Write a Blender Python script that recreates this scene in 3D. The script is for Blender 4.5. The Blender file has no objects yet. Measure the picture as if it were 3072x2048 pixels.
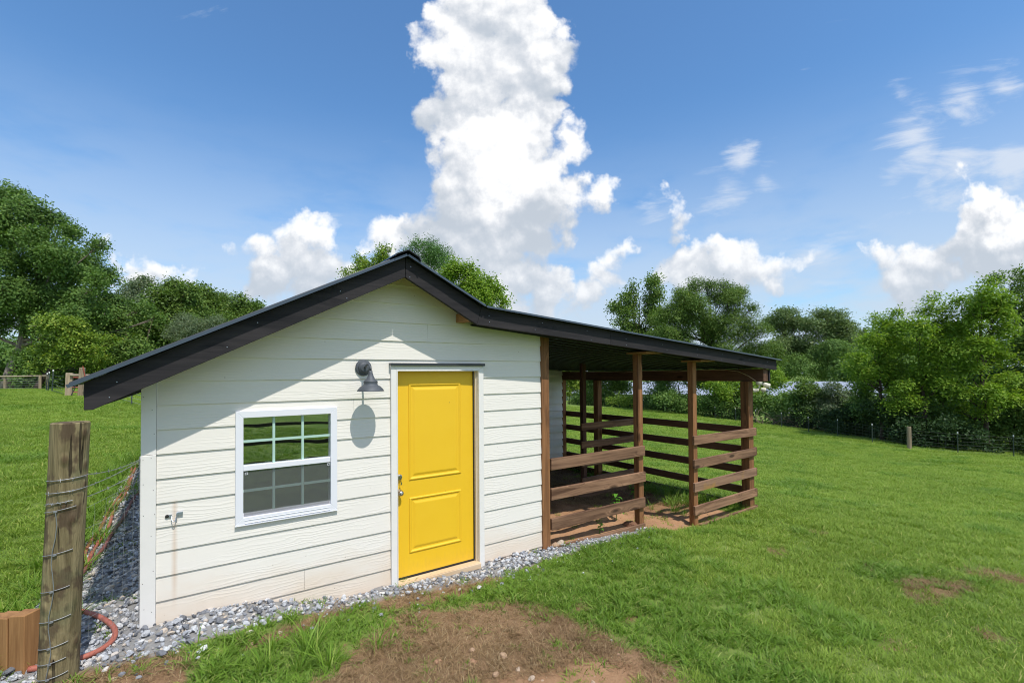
import bpy, bmesh, math, random
import numpy as np
from mathutils import Vector, Matrix, Quaternion

random.seed(7)
RNG = np.random.default_rng(7)
SC = bpy.context.scene
COL = SC.collection

# ------------------------------------------------------------------ camera
CAM = Vector((1.6612, -4.4555, 2.0447))
CR = Vector((0.8222063, -0.56913506, -0.0078791))
CU = Vector((-0.00300653, -0.01818504, 0.99983012))
CF = Vector((0.56918166, 0.82204293, 0.01666298))
cam_d = bpy.data.cameras.new("camera")
cam = bpy.data.objects.new("camera", cam_d)
COL.objects.link(cam)
cam.matrix_world = Matrix(((CR.x, CU.x, -CF.x, CAM.x), (CR.y, CU.y, -CF.y, CAM.y), (CR.z, CU.z, -CF.z, CAM.z), (0, 0, 0, 1)))
cam_d.sensor_width = 36.0
cam_d.lens = 16.548
cam_d.shift_y = 75.5 / 3072
cam_d.clip_start = 0.05
cam_d.clip_end = 3000
SC.camera = cam
SC.cycles.use_denoising = True
SC.cycles.filter_width = 1.05

# ------------------------------------------------------------------ view
SC.view_settings.view_transform = 'Standard'
SC.view_settings.look = 'None'
SC.view_settings.gamma = 1.0
SC.view_settings.exposure = 0.45
SC.view_settings.use_curve_mapping = False

# ------------------------------------------------------------------ sun
SUN_TRAVEL = Vector((-0.055, 1.0, -1.73)).normalized()
sun_d = bpy.data.lights.new("sun", 'SUN')
sun_d.energy = 3.0
sun_d.angle = math.radians(0.53)
sun_d.color = (1.0, 0.95, 0.87)
sun = bpy.data.objects.new("sun", sun_d)
COL.objects.link(sun)
sun.rotation_euler = SUN_TRAVEL.to_track_quat('-Z', 'Y').to_euler()
sun.location = (0, -20, 40)

# ------------------------------------------------------------------ node helper
class X:
    """a socket inside a node tree with arithmetic"""
    def __init__(s, nt, sock): s.nt, s.s = nt, sock
    def _m(s, op, *a):
        n = s.nt.nodes.new('ShaderNodeMath'); n.operation = op
        for i, v in enumerate((s,) + a):
            if isinstance(v, X): s.nt.links.new(v.s, n.inputs[i])
            else: n.inputs[i].default_value = v
        return X(s.nt, n.outputs[0])
    def __add__(s, o): return s._m('ADD', o)
    __radd__ = __add__
    def __sub__(s, o): return s._m('SUBTRACT', o)
    def __rsub__(s, o): return (s * -1.0) + o
    def __mul__(s, o): return s._m('MULTIPLY', o)
    __rmul__ = __mul__
    def __truediv__(s, o): return s._m('DIVIDE', o)
    def mx(s, o): return s._m('MAXIMUM', o)
    def mn(s, o): return s._m('MINIMUM', o)
    def pw(s, o): return s._m('POWER', o)
    def madd(s, a, b): return s._m('MULTIPLY_ADD', a, b)
    def fn(s, op, *a): return s._m(op, *a)
    def sat(s): return s.mx(0.0).mn(1.0)
    def step(s, a, b):
        n = s.nt.nodes.new('ShaderNodeMapRange'); n.interpolation_type = 'SMOOTHSTEP'
        s.nt.links.new(s.s, n.inputs[0]); n.inputs[1].default_value = a; n.inputs[2].default_value = b
        return X(s.nt, n.outputs[0])

def xyz(nt, a, b, c):
    n = nt.nodes.new('ShaderNodeCombineXYZ')
    for i, v in enumerate((a, b, c)):
        if isinstance(v, X): nt.links.new(v.s, n.inputs[i])
        else: n.inputs[i].default_value = v
    return X(nt, n.outputs[0])

def vm(nt, op, a, b=None, scale=None):
    n = nt.nodes.new('ShaderNodeVectorMath'); n.operation = op
    for i, v in enumerate((a, b)):
        if v is None: continue
        if isinstance(v, X): nt.links.new(v.s, n.inputs[i])
        else: n.inputs[i].default_value = v
    if scale is not None:
        if isinstance(scale, X): nt.links.new(scale.s, n.inputs['Scale'])
        else: n.inputs['Scale'].default_value = scale
    return X(nt, n.outputs['Value'] if op in ('DOT_PRODUCT', 'LENGTH', 'DISTANCE') else n.outputs['Vector'])

def noise(nt, vec, scale=1.0, detail=2.0, rough=0.5, dist=0.0, color=False, dim='3D'):
    n = nt.nodes.new('ShaderNodeTexNoise'); n.noise_dimensions = dim
    nt.links.new(vec.s, n.inputs['Vector'])
    n.inputs['Scale'].default_value = scale; n.inputs['Detail'].default_value = detail
    n.inputs['Roughness'].default_value = rough; n.inputs['Distortion'].default_value = dist
    return X(nt, n.outputs['Color' if color else 'Fac'])

def voro(nt, vec, scale, feature='F1', rand=1.0, out='Distance'):
    n = nt.nodes.new('ShaderNodeTexVoronoi'); n.feature = feature
    nt.links.new(vec.s, n.inputs['Vector']); n.inputs['Scale'].default_value = scale
    n.inputs['Randomness'].default_value = rand
    return X(nt, n.outputs[out])

def mix(nt, f, a, b, blend='MIX'):
    n = nt.nodes.new('ShaderNodeMix'); n.data_type = 'RGBA'; n.blend_type = blend
    for sock, v in ((n.inputs[0], f), (n.inputs[6], a), (n.inputs[7], b)):
        if isinstance(v, X): nt.links.new(v.s, sock)
        elif isinstance(v, (int, float)): sock.default_value = v
        else: sock.default_value = tuple(v) + ((1.0,) if len(v) == 3 else ())
    return X(nt, n.outputs[2])

def sepxyz(nt, v):
    n = nt.nodes.new('ShaderNodeSeparateXYZ'); nt.links.new(v.s, n.inputs[0])
    return [X(nt, o) for o in n.outputs]

def ramp(nt, f, stops):
    n = nt.nodes.new('ShaderNodeValToRGB'); nt.links.new(f.s, n.inputs[0])
    cr = n.color_ramp
    while len(cr.elements) < len(stops): cr.elements.new(0.5)
    for e, (p, c) in zip(cr.elements, stops):
        e.position = p; e.color = tuple(c) + (1.0,)
    return X(nt, n.outputs[0])

# ------------------------------------------------------------------ sky with clouds
def px_uv(x, y):
    """direction seen at a photo pixel -> coordinates on the plane the view faces"""
    d = CF + CR * ((x - 1536) / 1412.1) + CU * ((1024 + 75.5 - y) / 1412.1)
    f0 = Vector((0.5693, 0.8221, 0)); r0 = Vector((0.8221, -0.5693, 0))
    k = d.dot(f0)
    return d.dot(r0) / k, d.z / k

def build_world():
    w = bpy.data.worlds.new("World"); SC.world = w; w.use_nodes = True
    nt = w.node_tree; nt.nodes.clear()
    out = nt.nodes.new('ShaderNodeOutputWorld')
    STR = 0.15; SKYTINT = (0.52, 0.745, 0.90); LIT0 = 0.07
    CL0, CL1, CL2 = (2.7, 3.0, 3.4), (3.85, 4.0, 4.25), (5.4, 5.4, 5.4)
    sky = nt.nodes.new('ShaderNodeTexSky'); sky.sky_type = 'NISHITA'; sky.sun_disc = False
    sky.sun_elevation = math.asin(-SUN_TRAVEL.z); sky.sun_rotation = math.radians(178.3)
    sky.altitude = 300; sky.air_density = 1.15; sky.dust_density = 0.6; sky.ozone_density = 2.2
    tc = nt.nodes.new('ShaderNodeTexCoord'); D = X(nt, tc.outputs['Generated'])
    dx, dy, dz = sepxyz(nt, D)
    k = (dx * 0.5693 + dy * 0.8221)
    front = k.step(0.08, 0.22)
    ks = k.mx(0.08)
    u = (dx * 0.8221 - dy * 0.5693) / ks
    v = dz / ks
    P0 = xyz(nt, u, v, 0.0)
    # blobs in photo pixels (centre, radius, tone) : the tall tower, its skirts, the smaller heaps
    def sc(ox, oy, s, L): return [(ox + a / s, oy + b / s, r / s) for a, b, r in L]
    tower = sc(1100, 0, 1.742, [(700, -10, 290), (480, 130, 170), (900, 90, 150), (1020, 180, 95), (330, 250, 110), (270, 210, 55), (600, 330, 290),
        (850, 320, 230), (1060, 330, 58), (1040, 430, 60), (390, 520, 170), (290, 560, 95), (600, 620, 260), (850, 600, 180), (970, 570, 80),
        (1060, 730, 98), (1095, 790, 62), (700, 800, 250), (900, 820, 140), (560, 700, 120), (430, 880, 90), (700, 1000, 320), (1000, 1030, 150),
        (1150, 1030, 115), (1215, 975, 62), (480, 1050, 210), (320, 1090, 110), (240, 1200, 100), (60, 1245, 80), (150, 1215, 90),
        (500, 1270, 280), (760, 1160, 210), (1000, 1130, 110), (760, 1270, 120), (840, 1200, 60), (830, 1400, 110), (950, 1430, 100), (880, 1500, 180), (640, 1480, 230),
        (1220, 1410, 75), (1340, 1345, 80), (1270, 1480, 110), (1410, 1270, 42), (1130, 1570, 80)])
    left = sc(600, 550, 2.613, [(840, 320, 115), (730, 400, 85), (1030, 365, 62), (900, 450, 155), (770, 610, 180), (420, 590, 105), (330, 620, 95), (600, 640, 200),
        (900, 680, 190), (1130, 640, 95), (520, 770, 180), (800, 790, 200), (1060, 760, 120), (1240, 650, 120)])
    right = sc(2000, 150, 2.09, [(400, 1310, 150), (250, 1340, 120), (550, 1290, 120), (700, 1330, 100), (840, 1330, 55), (930, 1325, 36), (130, 1370, 120), (520, 1200, 50), (300, 1420, 150),
        (1960, 1060, 130), (2110, 1100, 115), (2240, 1090, 130), (1900, 1190, 150), (2080, 1230, 190), (1500, 1340, 130), (1350, 1330, 95), (1650, 1310, 120), (1760, 1220, 90), (1250, 1310, 60),
        (1450, 1550, 70), (1570, 1540, 75), (1950, 1420, 60), (1750, 1430, 90), (20, 930, 42), (45, 1040, 55), (25, 1150, 62), (60, 1150, 40)])
    low = [(350, 812, 42), (470, 815, 48), (410, 840, 60), (530, 850, 45), (300, 712, 26), (330, 716, 20)]
    def conv(L):
        o = []
        for bx, by, br in L:
            cu, cv = px_uv(bx, by); o.append((cu, cv, br / 1412.1 * (1 + 0.22 * cu * cu)))
        return o
    rr = random.Random(3)
    outer = []
    for i in range(9):            # heaps outside the frame: the sky goes on all round
        cu = rr.choice((-1, 1)) * rr.uniform(1.5, 3.6); cv = rr.uniform(0.22, 0.8)
        for j in range(2):
            outer.append((cu + rr.uniform(-.3, .3), cv + rr.uniform(-.1, .1), rr.uniform(0.12, 0.3)))
    allb = conv(tower + left + [(a, b, c * 1.26) for a, b, c in right] + low) + outer
    u1, u2 = px_uv(1085, 800)[0], px_uv(1962, 800)[0]
    vtop = max(cv + br for cu, cv, br in allb) + 0.1
    # coordinates, warped so that the outlines billow; shared by all heaps
    n1 = noise(nt, P0, 7.0, 1.0, 0.5, color=True, dim='2D')
    n2 = noise(nt, P0, 24.0, 3.0, 0.6, color=True, dim='2D')
    WRP = vm(nt, 'ADD', vm(nt, 'SCALE', vm(nt, 'SUBTRACT', n1, (0.5, 0.5, 0.5)), scale=0.12), vm(nt, 'SCALE', vm(nt, 'SUBTRACT', n2, (0.5, 0.5, 0.5)), scale=0.06))
    WRP = vm(nt, 'MULTIPLY', WRP, (1, 1, 0))
    Q = vm(nt, 'ADD', P0, WRP)
    def detail(p):
        f = noise(nt, p, 10.0, 8.0, 0.60, dim='2D')
        n = nt.nodes.new('ShaderNodeTexVoronoi'); n.voronoi_dimensions = '2D'; n.feature = 'F1'
        nt.links.new(p.s, n.inputs['Vector']); n.inputs['Scale'].default_value = 19.0
        return (f - 0.5) * 0.11 + (0.4 - X(nt, n.outputs['Distance'])) * 0.04
    def heap(p, bl):
        h = None
        for cu, cv, br in bl:
            e = vm(nt, 'SUBTRACT', p, (cu, cv, 0.0))
            b = vm(nt, 'DOT_PRODUCT', e, e).madd(-1.0 / br, br)
            h = b if h is None else h._m('SMOOTH_MAX', b, 0.025)
        return h
    bgnode = lambda c: (lambda n: (nt.links.new(c.s, n.inputs[0]), n.inputs[1].__setattr__('default_value', STR), n.outputs[0])[2])(nt.nodes.new('ShaderNodeBackground'))
    def mixsh(f, a, b):
        n = nt.nodes.new('ShaderNodeMixShader'); nt.links.new(f.s, n.inputs[0]); nt.links.new(a, n.inputs[1]); nt.links.new(b, n.inputs[2]); return n.outputs[0]
    # ---- clear sky, wisps and the pale bank of the horizon
    S = xyz(nt, u * 1.0 + v * 2.2, v * 6.0 - u * 1.5, 0.0)
    wn = noise(nt, S, 2.2, 8.0, 0.62, 0.35, dim='2D')
    patch = None
    for px, py, pr, k2 in ((2740, 410, 130, 1.0), (2900, 300, 110, .8), (3010, 260, 90, .8), (2890, 500, 120, .95), (3030, 500, 110, .9), (2680, 550, 80, .7), (2780, 560, 70, .6), (2225, 485, 62, .95), (2180, 570, 95, .75), (2290, 535, 60, .7), (2700, 280, 60, .55), (980, 600, 60, .35), (2460, 800, 160, .45), (2150, 640, 60, .4), (2960, 190, 40, .3), (1950, 640, 70, .5)):
        cu, cv = px_uv(px, py)
        b = vm(nt, 'DISTANCE', P0, (cu, cv, 0.0)).madd(-1412.1 / (pr * 1.5), 1.0) * k2
        patch = b if patch is None else patch.mx(b)
    side = (u.fn('ABSOLUTE') - 1.5).sat() * 0.4
    wisp = (wn - 0.68 + patch.mx(side).mx(-0.3) * 0.52).step(0.0, 0.34) * front * 0.72
    col = mix(nt, 1.0, X(nt, sky.outputs[0]), SKYTINT, 'MULTIPLY')
    col = mix(nt, wisp, col, (4.2, 4.4, 4.75))
    hz = noise(nt, vm(nt, 'MULTIPLY', D, (3, 3, 9)), 1.6, 5.0, 0.55)
    bank = (dz.step(0.50, 0.02) * (hz - 0.17 + (u * 0.09).mn(0.12).mx(-0.04)).step(0.0, 0.40)) * 0.92
    col = mix(nt, bank, col, (3.05, 3.5, 4.1))
    # unseen heaps added behind the viewer for white fill, as thick as in view
    cn = noise(nt, vm(nt, 'DIVIDE', D, xyz(nt, dz.mx(0.12) + 0.25, dz.mx(0.12) + 0.25, 1.0)), 1.9, 5.0, 0.55)
    back = (cn - 0.47).step(0.0, 0.12) * k.step(0.0, -0.25) * dz.step(0.03, 0.12)
    col = mix(nt, back, col, (4.5, 4.6, 4.7))
    base = bgnode(col)
    # heads that stand out into the sun, and hollows behind them
    glow = None
    PW = vm(nt, 'ADD', P0, vm(nt, 'SCALE', WRP, scale=1.6))
    for px, py, pr, a in ((1500, 400, 170, .55), (1600, 500, 160, .5), (1400, 430, 110, .4), (1300, 120, 150, .35), (1580, 90, 150, .35), (1690, 140, 90, .3), (1720, 420, 90, .45), (1640, 560, 120, .35), (1750, 590, 90, .3), (1130, 700, 70, .4), (1580, 790, 80, .35),
                          (1490, 210, 150, -.35), (1290, 340, 130, -.30), (1400, 640, 220, -.14), (1250, 700, 160, -.12), (1560, 660, 120, -.15), (1600, 850, 150, -.08), (1480, 810, 120, .02), (1640, 740, 70, .3), (1300, 560, 80, .15), (1760, 560, 60, .3),
                          (2950, 630, 110, .55), (3050, 650, 100, .5), (3000, 760, 150, -.75), (2860, 780, 110, -.2), (940, 690, 90, .4), (760, 740, 80, .3), (880, 850, 150, -.35), (1000, 800, 90, -.1), (2190, 760, 110, .30), (2250, 860, 130, -.2)):
        cu, cv = px_uv(px, py)
        g = vm(nt, 'DISTANCE', PW, (cu, cv, 0.0)).madd(-1412.1 / (pr * 1.25), 1.0).mx(0.0) * a
        glow = g if glow is None else glow + g
    # ---- heaped clouds, one branch per stretch of sky
    res = base
    for lo, hi in ((-9, u1), (u1, u2), (u2, 9)):
        bl = [b for b in allb if b[0] + b[2] + 0.09 > lo and b[0] - b[2] - 0.09 < hi]
        h0 = heap(Q, bl) + detail(P0)
        off = (0.012, 0.06, 0)
        hb = heap(vm(nt, 'ADD', Q, off), bl)
        d1 = detail(P0) - detail(vm(nt, 'ADD', P0, (0.006, 0.016, 0)))
        alpha = h0.step(-0.012, 0.040)
        big = (h0 - hb)
        soft = noise(nt, P0, 4.0, 3.0, 0.5, dim='2D') - 0.5
        lit = (LIT0 + glow + big * 6.0 + d1 * 14.0 + soft * 1.2 + (v - 0.45) * 0.30).step(-0.55, 0.98)
        tone = ramp(nt, lit, [(0.0, CL0), (0.5, CL1), (1.0, CL2)])
        tone = mix(nt, v.step(0.40, 0.05) * 0.40, tone, (3.1, 3.55, 4.1))
        sh = mixsh(alpha, base, bgnode(tone))
        inside = front._m('GREATER_THAN', 0.5) * u._m('GREATER_THAN', lo) * u._m('LESS_THAN', hi) * v._m('GREATER_THAN', 0.03) * v._m('LESS_THAN', vtop)
        res = mixsh(inside, res, sh)
    nt.links.new(res, out.inputs[0])
build_world()
# ------------------------------------------------------------------ materials
def mat(name):
    m = bpy.data.materials.new(name); m.use_nodes = True
    nt = m.node_tree; nt.nodes.clear()
    out = nt.nodes.new('ShaderNodeOutputMaterial'); b = nt.nodes.new('ShaderNodeBsdfPrincipled')
    nt.links.new(b.outputs[0], out.inputs[0])
    return m, nt, b

def setc(nt, b, sock, v):
    i = b.inputs[sock]
    if isinstance(v, X): nt.links.new(v.s, i)
    elif isinstance(v, (int, float)): i.default_value = v
    else: i.default_value = tuple(v) + ((1.0,) if len(v) == 3 else ())

def bump(nt, b, h, strength=0.5, dist=0.01):
    n = nt.nodes.new('ShaderNodeBump'); n.inputs['Strength'].default_value = strength; n.inputs['Distance'].default_value = dist
    nt.links.new(h.s, n.inputs['Height']); nt.links.new(n.outputs[0], b.inputs['Normal'])

def coords(nt, kind='Object'):
    tc = nt.nodes.new('ShaderNodeTexCoord'); return X(nt, tc.outputs[kind])
def geopos(nt):
    g = nt.nodes.new('ShaderNodeNewGeometry'); return X(nt, g.outputs['Position'])
def objrand(nt):
    g = nt.nodes.new('ShaderNodeObjectInfo'); return X(nt, g.outputs['Random'])
def attr(nt, name, out='Fac'):
    n = nt.nodes.new('ShaderNodeAttribute'); n.attribute_name = name; return X(nt, n.outputs[out])

def plain(name, col, rough=0.6, metal=0.0, var=0.12, nscale=6.0, bmp=0.0, bscale=60.0, spec=0.5):
    m, nt, b = mat(name)
    c = coords(nt); n = noise(nt, c, nscale, 5, 0.6)
    k = 1 - var
    setc(nt, b, 'Base Color', mix(nt, n, tuple(v * k for v in col), tuple(min(1, v * (1 + var)) for v in col)))
    setc(nt, b, 'Roughness', rough); setc(nt, b, 'Metallic', metal)
    b.inputs['Specular IOR Level'].default_value = spec
    if bmp: bump(nt, b, noise(nt, c, bscale, 4, 0.6), bmp, 0.004)
    return m

def wood(name, axis, dark, light, rough=0.75, grain=1.0, knots=True, bmp=0.35, spec=0.3, wear=None):
    """sawn timber whose grain runs along one axis"""
    m, nt, b = mat(name)
    c = vm(nt, 'ADD', coords(nt), vm(nt, 'SCALE', xyz(nt, 1.0, 1.7, 2.3), scale=objrand(nt) * 37.0))
    st = [14.0, 14.0, 14.0]; st[axis] = 0.9
    g0 = vm(nt, 'MULTIPLY', c, tuple(st))
    wob = noise(nt, c, 1.6, 2, 0.5)
    ks = [5.0, 5.0, 5.0]; ks[axis] = 1.6
    kn = voro(nt, vm(nt, 'MULTIPLY', c, tuple(ks)), 1.0)
    knot = kn.step(0.36, 0.08) if knots else kn * 0.0
    g1 = noise(nt, vm(nt, 'ADD', g0, vm(nt, 'SCALE', xyz(nt, knot, knot, knot), scale=1.2)), 1.0, 4, 0.65, 0.6)
    st2 = [160.0, 160.0, 160.0]; st2[axis] = 3.0
    g2 = noise(nt, vm(nt, 'MULTIPLY', c, tuple(st2)), 1.0, 3, 0.6)
    f = ((g1 - 0.5) * 2.3 + 0.5 + (g2 - 0.5) * 0.8 * grain + (wob - 0.5) * 0.6).sat()
    col = mix(nt, f, dark, light)
    if knots: col = mix(nt, kn.step(0.17, 0.07) * 0.85, col, tuple(v * 0.45 for v in dark))
    tint = (objrand(nt) - 0.5) * 0.30 + 1.0
    col = mix(nt, 1.0, col, xyz(nt, tint, tint, tint), 'MULTIPLY')
    if wear is not None: col = mix(nt, noise(nt, c, 2.7, 5, 0.65).step(0.56, 0.72) * 0.8, col, wear)
    setc(nt, b, 'Base Color', col); setc(nt, b, 'Roughness', rough); b.inputs['Specular IOR Level'].default_value = spec
    bump(nt, b, g1 * 0.6 + g2 * 0.5, bmp, 0.004)
    return m

def leafmat(name, c1, c2, c3=None, trans=0.28, rough=0.5, spec=0.16, bright=2.0):
    """thin leaf: colour by a per-leaf attribute and a slow drift over the plant"""
    m, nt, b = mat(name)
    a = attr(nt, 'tone'); p = geopos(nt)
    d = noise(nt, p, 0.40, 2, 0.5) * 0.6 + noise(nt, p, 2.1, 3, 0.6) * 0.5 - 0.05
    col = mix(nt, (a * 0.75 + (d - 0.5) * 1.1 + 0.12).sat(), tuple(v * bright for v in c1), tuple(v * bright for v in c2))
    if c3: col = mix(nt, ((a * 7.31).fn('FRACT') - 0.86).mx(0.0) * 5.0, col, tuple(v * bright for v in c3))
    setc(nt, b, 'Base Color', col); setc(nt, b, 'Roughness', rough); b.inputs['Specular IOR Level'].default_value = spec
    tr = nt.nodes.new('ShaderNodeBsdfTranslucent')
    nt.links.new(mix(nt, 1.0, col, (1.25, 1.3, 0.55), 'MULTIPLY').s, tr.inputs[0])
    ms = nt.nodes.new('ShaderNodeMixShader'); ms.inputs[0].default_value = trans
    out = [n for n in nt.nodes if n.type == 'OUTPUT_MATERIAL'][0]
    nt.links.new(b.outputs[0], ms.inputs[1]); nt.links.new(tr.outputs[0], ms.inputs[2]); nt.links.new(ms.outputs[0], out.inputs[0])
    return m

def siding_mat():
    m, nt, b = mat('siding_paint')
    p = geopos(nt); r = objrand(nt)
    c = vm(nt, 'ADD', p, vm(nt, 'SCALE', xyz(nt, 3.1, 0.0, 1.7), scale=r * 23.0))
    w = noise(nt, vm(nt, 'MULTIPLY', c, (2.2, 2.2, 9.0)), 1.0, 3, 0.55, 0.5)
    # pressed cedar grain: long wavering ridges
    ph = sepxyz(nt, c)[2] * 230.0 + w * 26.0
    rid = (ph.fn('SINE') * 0.5 + 0.5).pw(2.5)
    rid = rid * noise(nt, vm(nt, 'MULTIPLY', c, (1.3, 1.3, 7.0)), 1.0, 2).step(0.35, 0.62)
    fine = noise(nt, vm(nt, 'MULTIPLY', c, (6, 6, 150)), 1.0, 3, 0.6)
    px, py, pz = sepxyz(nt, p)
    n1 = noise(nt, vm(nt, 'MULTIPLY', p, (2.5, 2.5, 5.0)), 1.0, 5, 0.6)
    base = mix(nt, n1, (0.765, 0.728, 0.672), (0.82, 0.782, 0.722))
    # red clay splashed up from the ground
    zz = pz + (px - 1.4) * 0.055
    mud = (zz * -1.75 + 0.98 + (n1 - 0.5) * 0.9).sat()
    base = mix(nt, mud * 0.74, base, (0.62, 0.45, 0.29))
    speck = noise(nt, p, 95.0, 2, 0.5).step(0.71, 0.77) * (zz * -1.6 + 1.0).sat()
    base = mix(nt, speck * 0.55, base, (0.38, 0.22, 0.12))
    dots = voro(nt, p, 7.0).step(0.045, 0.02) * 0.55
    base = mix(nt, dots, base, (0.25, 0.2, 0.16))
    # rust run below the hook by the corner
    run = ((px - 1.592).fn('ABSOLUTE') * -42.0 + 1.0 + (n1 - 0.5)).sat() * (pz * -1.0 + 1.12).step(0.0, 0.05) * pz.step(0.2, 0.55)
    base = mix(nt, run * 0.45, base, (0.55, 0.36, 0.22))
    setc(nt, b, 'Base Color', base); setc(nt, b, 'Roughness', 0.62); b.inputs['Specular IOR Level'].default_value = 0.28
    bump(nt, b, rid * 0.9 + fine * 0.5, 0.24, 0.005)
    return m

def ground_mat():
    m, nt, b = mat('ground_cover')
    p = geopos(nt)
    ag, av, ad, apn, ab = attr(nt, 'lawn'), attr(nt, 'gravel'), attr(nt, 'clay'), attr(nt, 'pen'), attr(nt, 'thatch')
    n1 = noise(nt, p, 1.1, 5, 0.6); n2 = noise(nt, p, 9.0, 5, 0.65); n3 = noise(nt, p, 60.0, 4, 0.7)
    n4 = noise(nt, p, 0.22, 4, 0.55)
    soil = mix(nt, n2, (0.20, 0.105, 0.058), (0.36, 0.21, 0.115))
    clay = mix(nt, (n2 * 0.7 + n3 * 0.5 - 0.1).sat(), (0.33, 0.165, 0.085), (0.55, 0.34, 0.195))
    thatch = mix(nt, (n3 * 0.9 + n2 * 0.4 - 0.15).sat(), (0.150, 0.085, 0.048), (0.42, 0.28, 0.16))
    thatch = mix(nt, noise(nt, p, 4.0, 4, 0.6).step(0.60, 0.70) * 0.8, thatch, (0.075, 0.085, 0.018))
    straw = mix(nt, n3, (0.10, 0.055, 0.032), (0.26, 0.15, 0.085))
    lawn = mix(nt, (n1 * 0.5 + n3 * 0.6 - 0.05).sat(), (0.085, 0.143, 0.027), (0.195, 0.282, 0.060))
    lawn = mix(nt, n4.step(0.42, 0.66) * 0.7, lawn, (0.25, 0.31, 0.085))
    grav = mix(nt, n3, (0.18, 0.175, 0.17), (0.42, 0.41, 0.40))
    col = mix(nt, ad, soil, clay)
    col = mix(nt, ab, col, thatch)
    col = mix(nt, apn, col, straw)
    col = mix(nt, av, col, grav)
    col = mix(nt, (ag + (n2 - 0.5) * 0.5).step(0.35, 0.62), col, lawn)
    setc(nt, b, 'Base Color', col); setc(nt, b, 'Roughness', 0.95); b.inputs['Specular IOR Level'].default_value = 0.08
    bump(nt, b, n2 * 0.6 + n3 * 0.6, 0.9, 0.03)
    return m

def glass_mat():
    m = bpy.data.materials.new('window_glass'); m.use_nodes = True
    nt = m.node_tree; nt.nodes.clear(); out = nt.nodes.new('ShaderNodeOutputMaterial')
    g = nt.nodes.new('ShaderNodeBsdfGlossy'); g.inputs['Roughness'].default_value = 0.0; g.inputs[0].default_value = (0.95, 1, 0.96, 1)
    t = nt.nodes.new('ShaderNodeBsdfTransparent'); t.inputs[0].default_value = (0.86, 0.94, 0.90, 1)
    f = nt.nodes.new('ShaderNodeFresnel'); f.inputs[0].default_value = 1.95
    bp = nt.nodes.new('ShaderNodeBump'); bp.inputs['Strength'].default_value = 0.06; bp.inputs['Distance'].default_value = 0.02
    nt.links.new(noise(nt, geopos(nt), 3.2, 1, 0.4).s, bp.inputs['Height'])
    nt.links.new(bp.outputs[0], g.inputs['Normal'])
    ms = nt.nodes.new('ShaderNodeMixShader')
    k = X(nt, f.outputs[0]) * 1.6 + 0.14
    nt.links.new(k.sat().s, ms.inputs[0]); nt.links.new(t.outputs[0], ms.inputs[1]); nt.links.new(g.outputs[0], ms.inputs[2])
    nt.links.new(ms.outputs[0], out.inputs[0])
    return m

def screen_mat():
    m = bpy.data.materials.new('insect_screen'); m.use_nodes = True
    nt = m.node_tree; nt.nodes.clear(); out = nt.nodes.new('ShaderNodeOutputMaterial')
    d = nt.nodes.new('ShaderNodeBsdfDiffuse')
    p = geopos(nt)
    nt.links.new(mix(nt, noise(nt, vm(nt, 'MULTIPLY', p, (300, 300, 30)), 1.0, 3), (0.12, 0.125, 0.13), (0.20, 0.20, 0.205)).s, d.inputs[0])
    t = nt.nodes.new('ShaderNodeBsdfTransparent')
    ms = nt.nodes.new('ShaderNodeMixShader'); ms.inputs[0].default_value = 0.32
    nt.links.new(t.outputs[0], ms.inputs[1]); nt.links.new(d.outputs[0], ms.inputs[2]); nt.links.new(ms.outputs[0], out.inputs[0])
    return m

def stone_mat(name, stops, rough=0.85):
    m, nt, b = mat(name)
    c = coords(nt); r = objrand(nt)
    col = ramp(nt, r, stops)
    n = noise(nt, vm(nt, 'ADD', c, xyz(nt, r * 9.0, r * 5.0, 0.0)), 1.7, 4, 0.65)
    k = n * 0.9 + 0.55
    setc(nt, b, 'Base Color', mix(nt, 1.0, col, xyz(nt, k, k, k), 'MULTIPLY')); setc(nt, b, 'Roughness', rough)
    b.inputs['Specular IOR Level'].default_value = 0.25
    bump(nt, b, n, 0.5, 0.2)
    return m

def bark(name, dark, light):
    m, nt, b = mat(name)
    c = coords(nt)
    n = noise(nt, vm(nt, 'MULTIPLY', c, (6, 6, 1.3)), 1.0, 6, 0.7)
    setc(nt, b, 'Base Color', mix(nt, n.step(0.3, 0.7), dark, light)); setc(nt, b, 'Roughness', 0.95); b.inputs['Specular IOR Level'].default_value = 0.1
    bump(nt, b, n, 0.8, 0.05)
    return m

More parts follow.
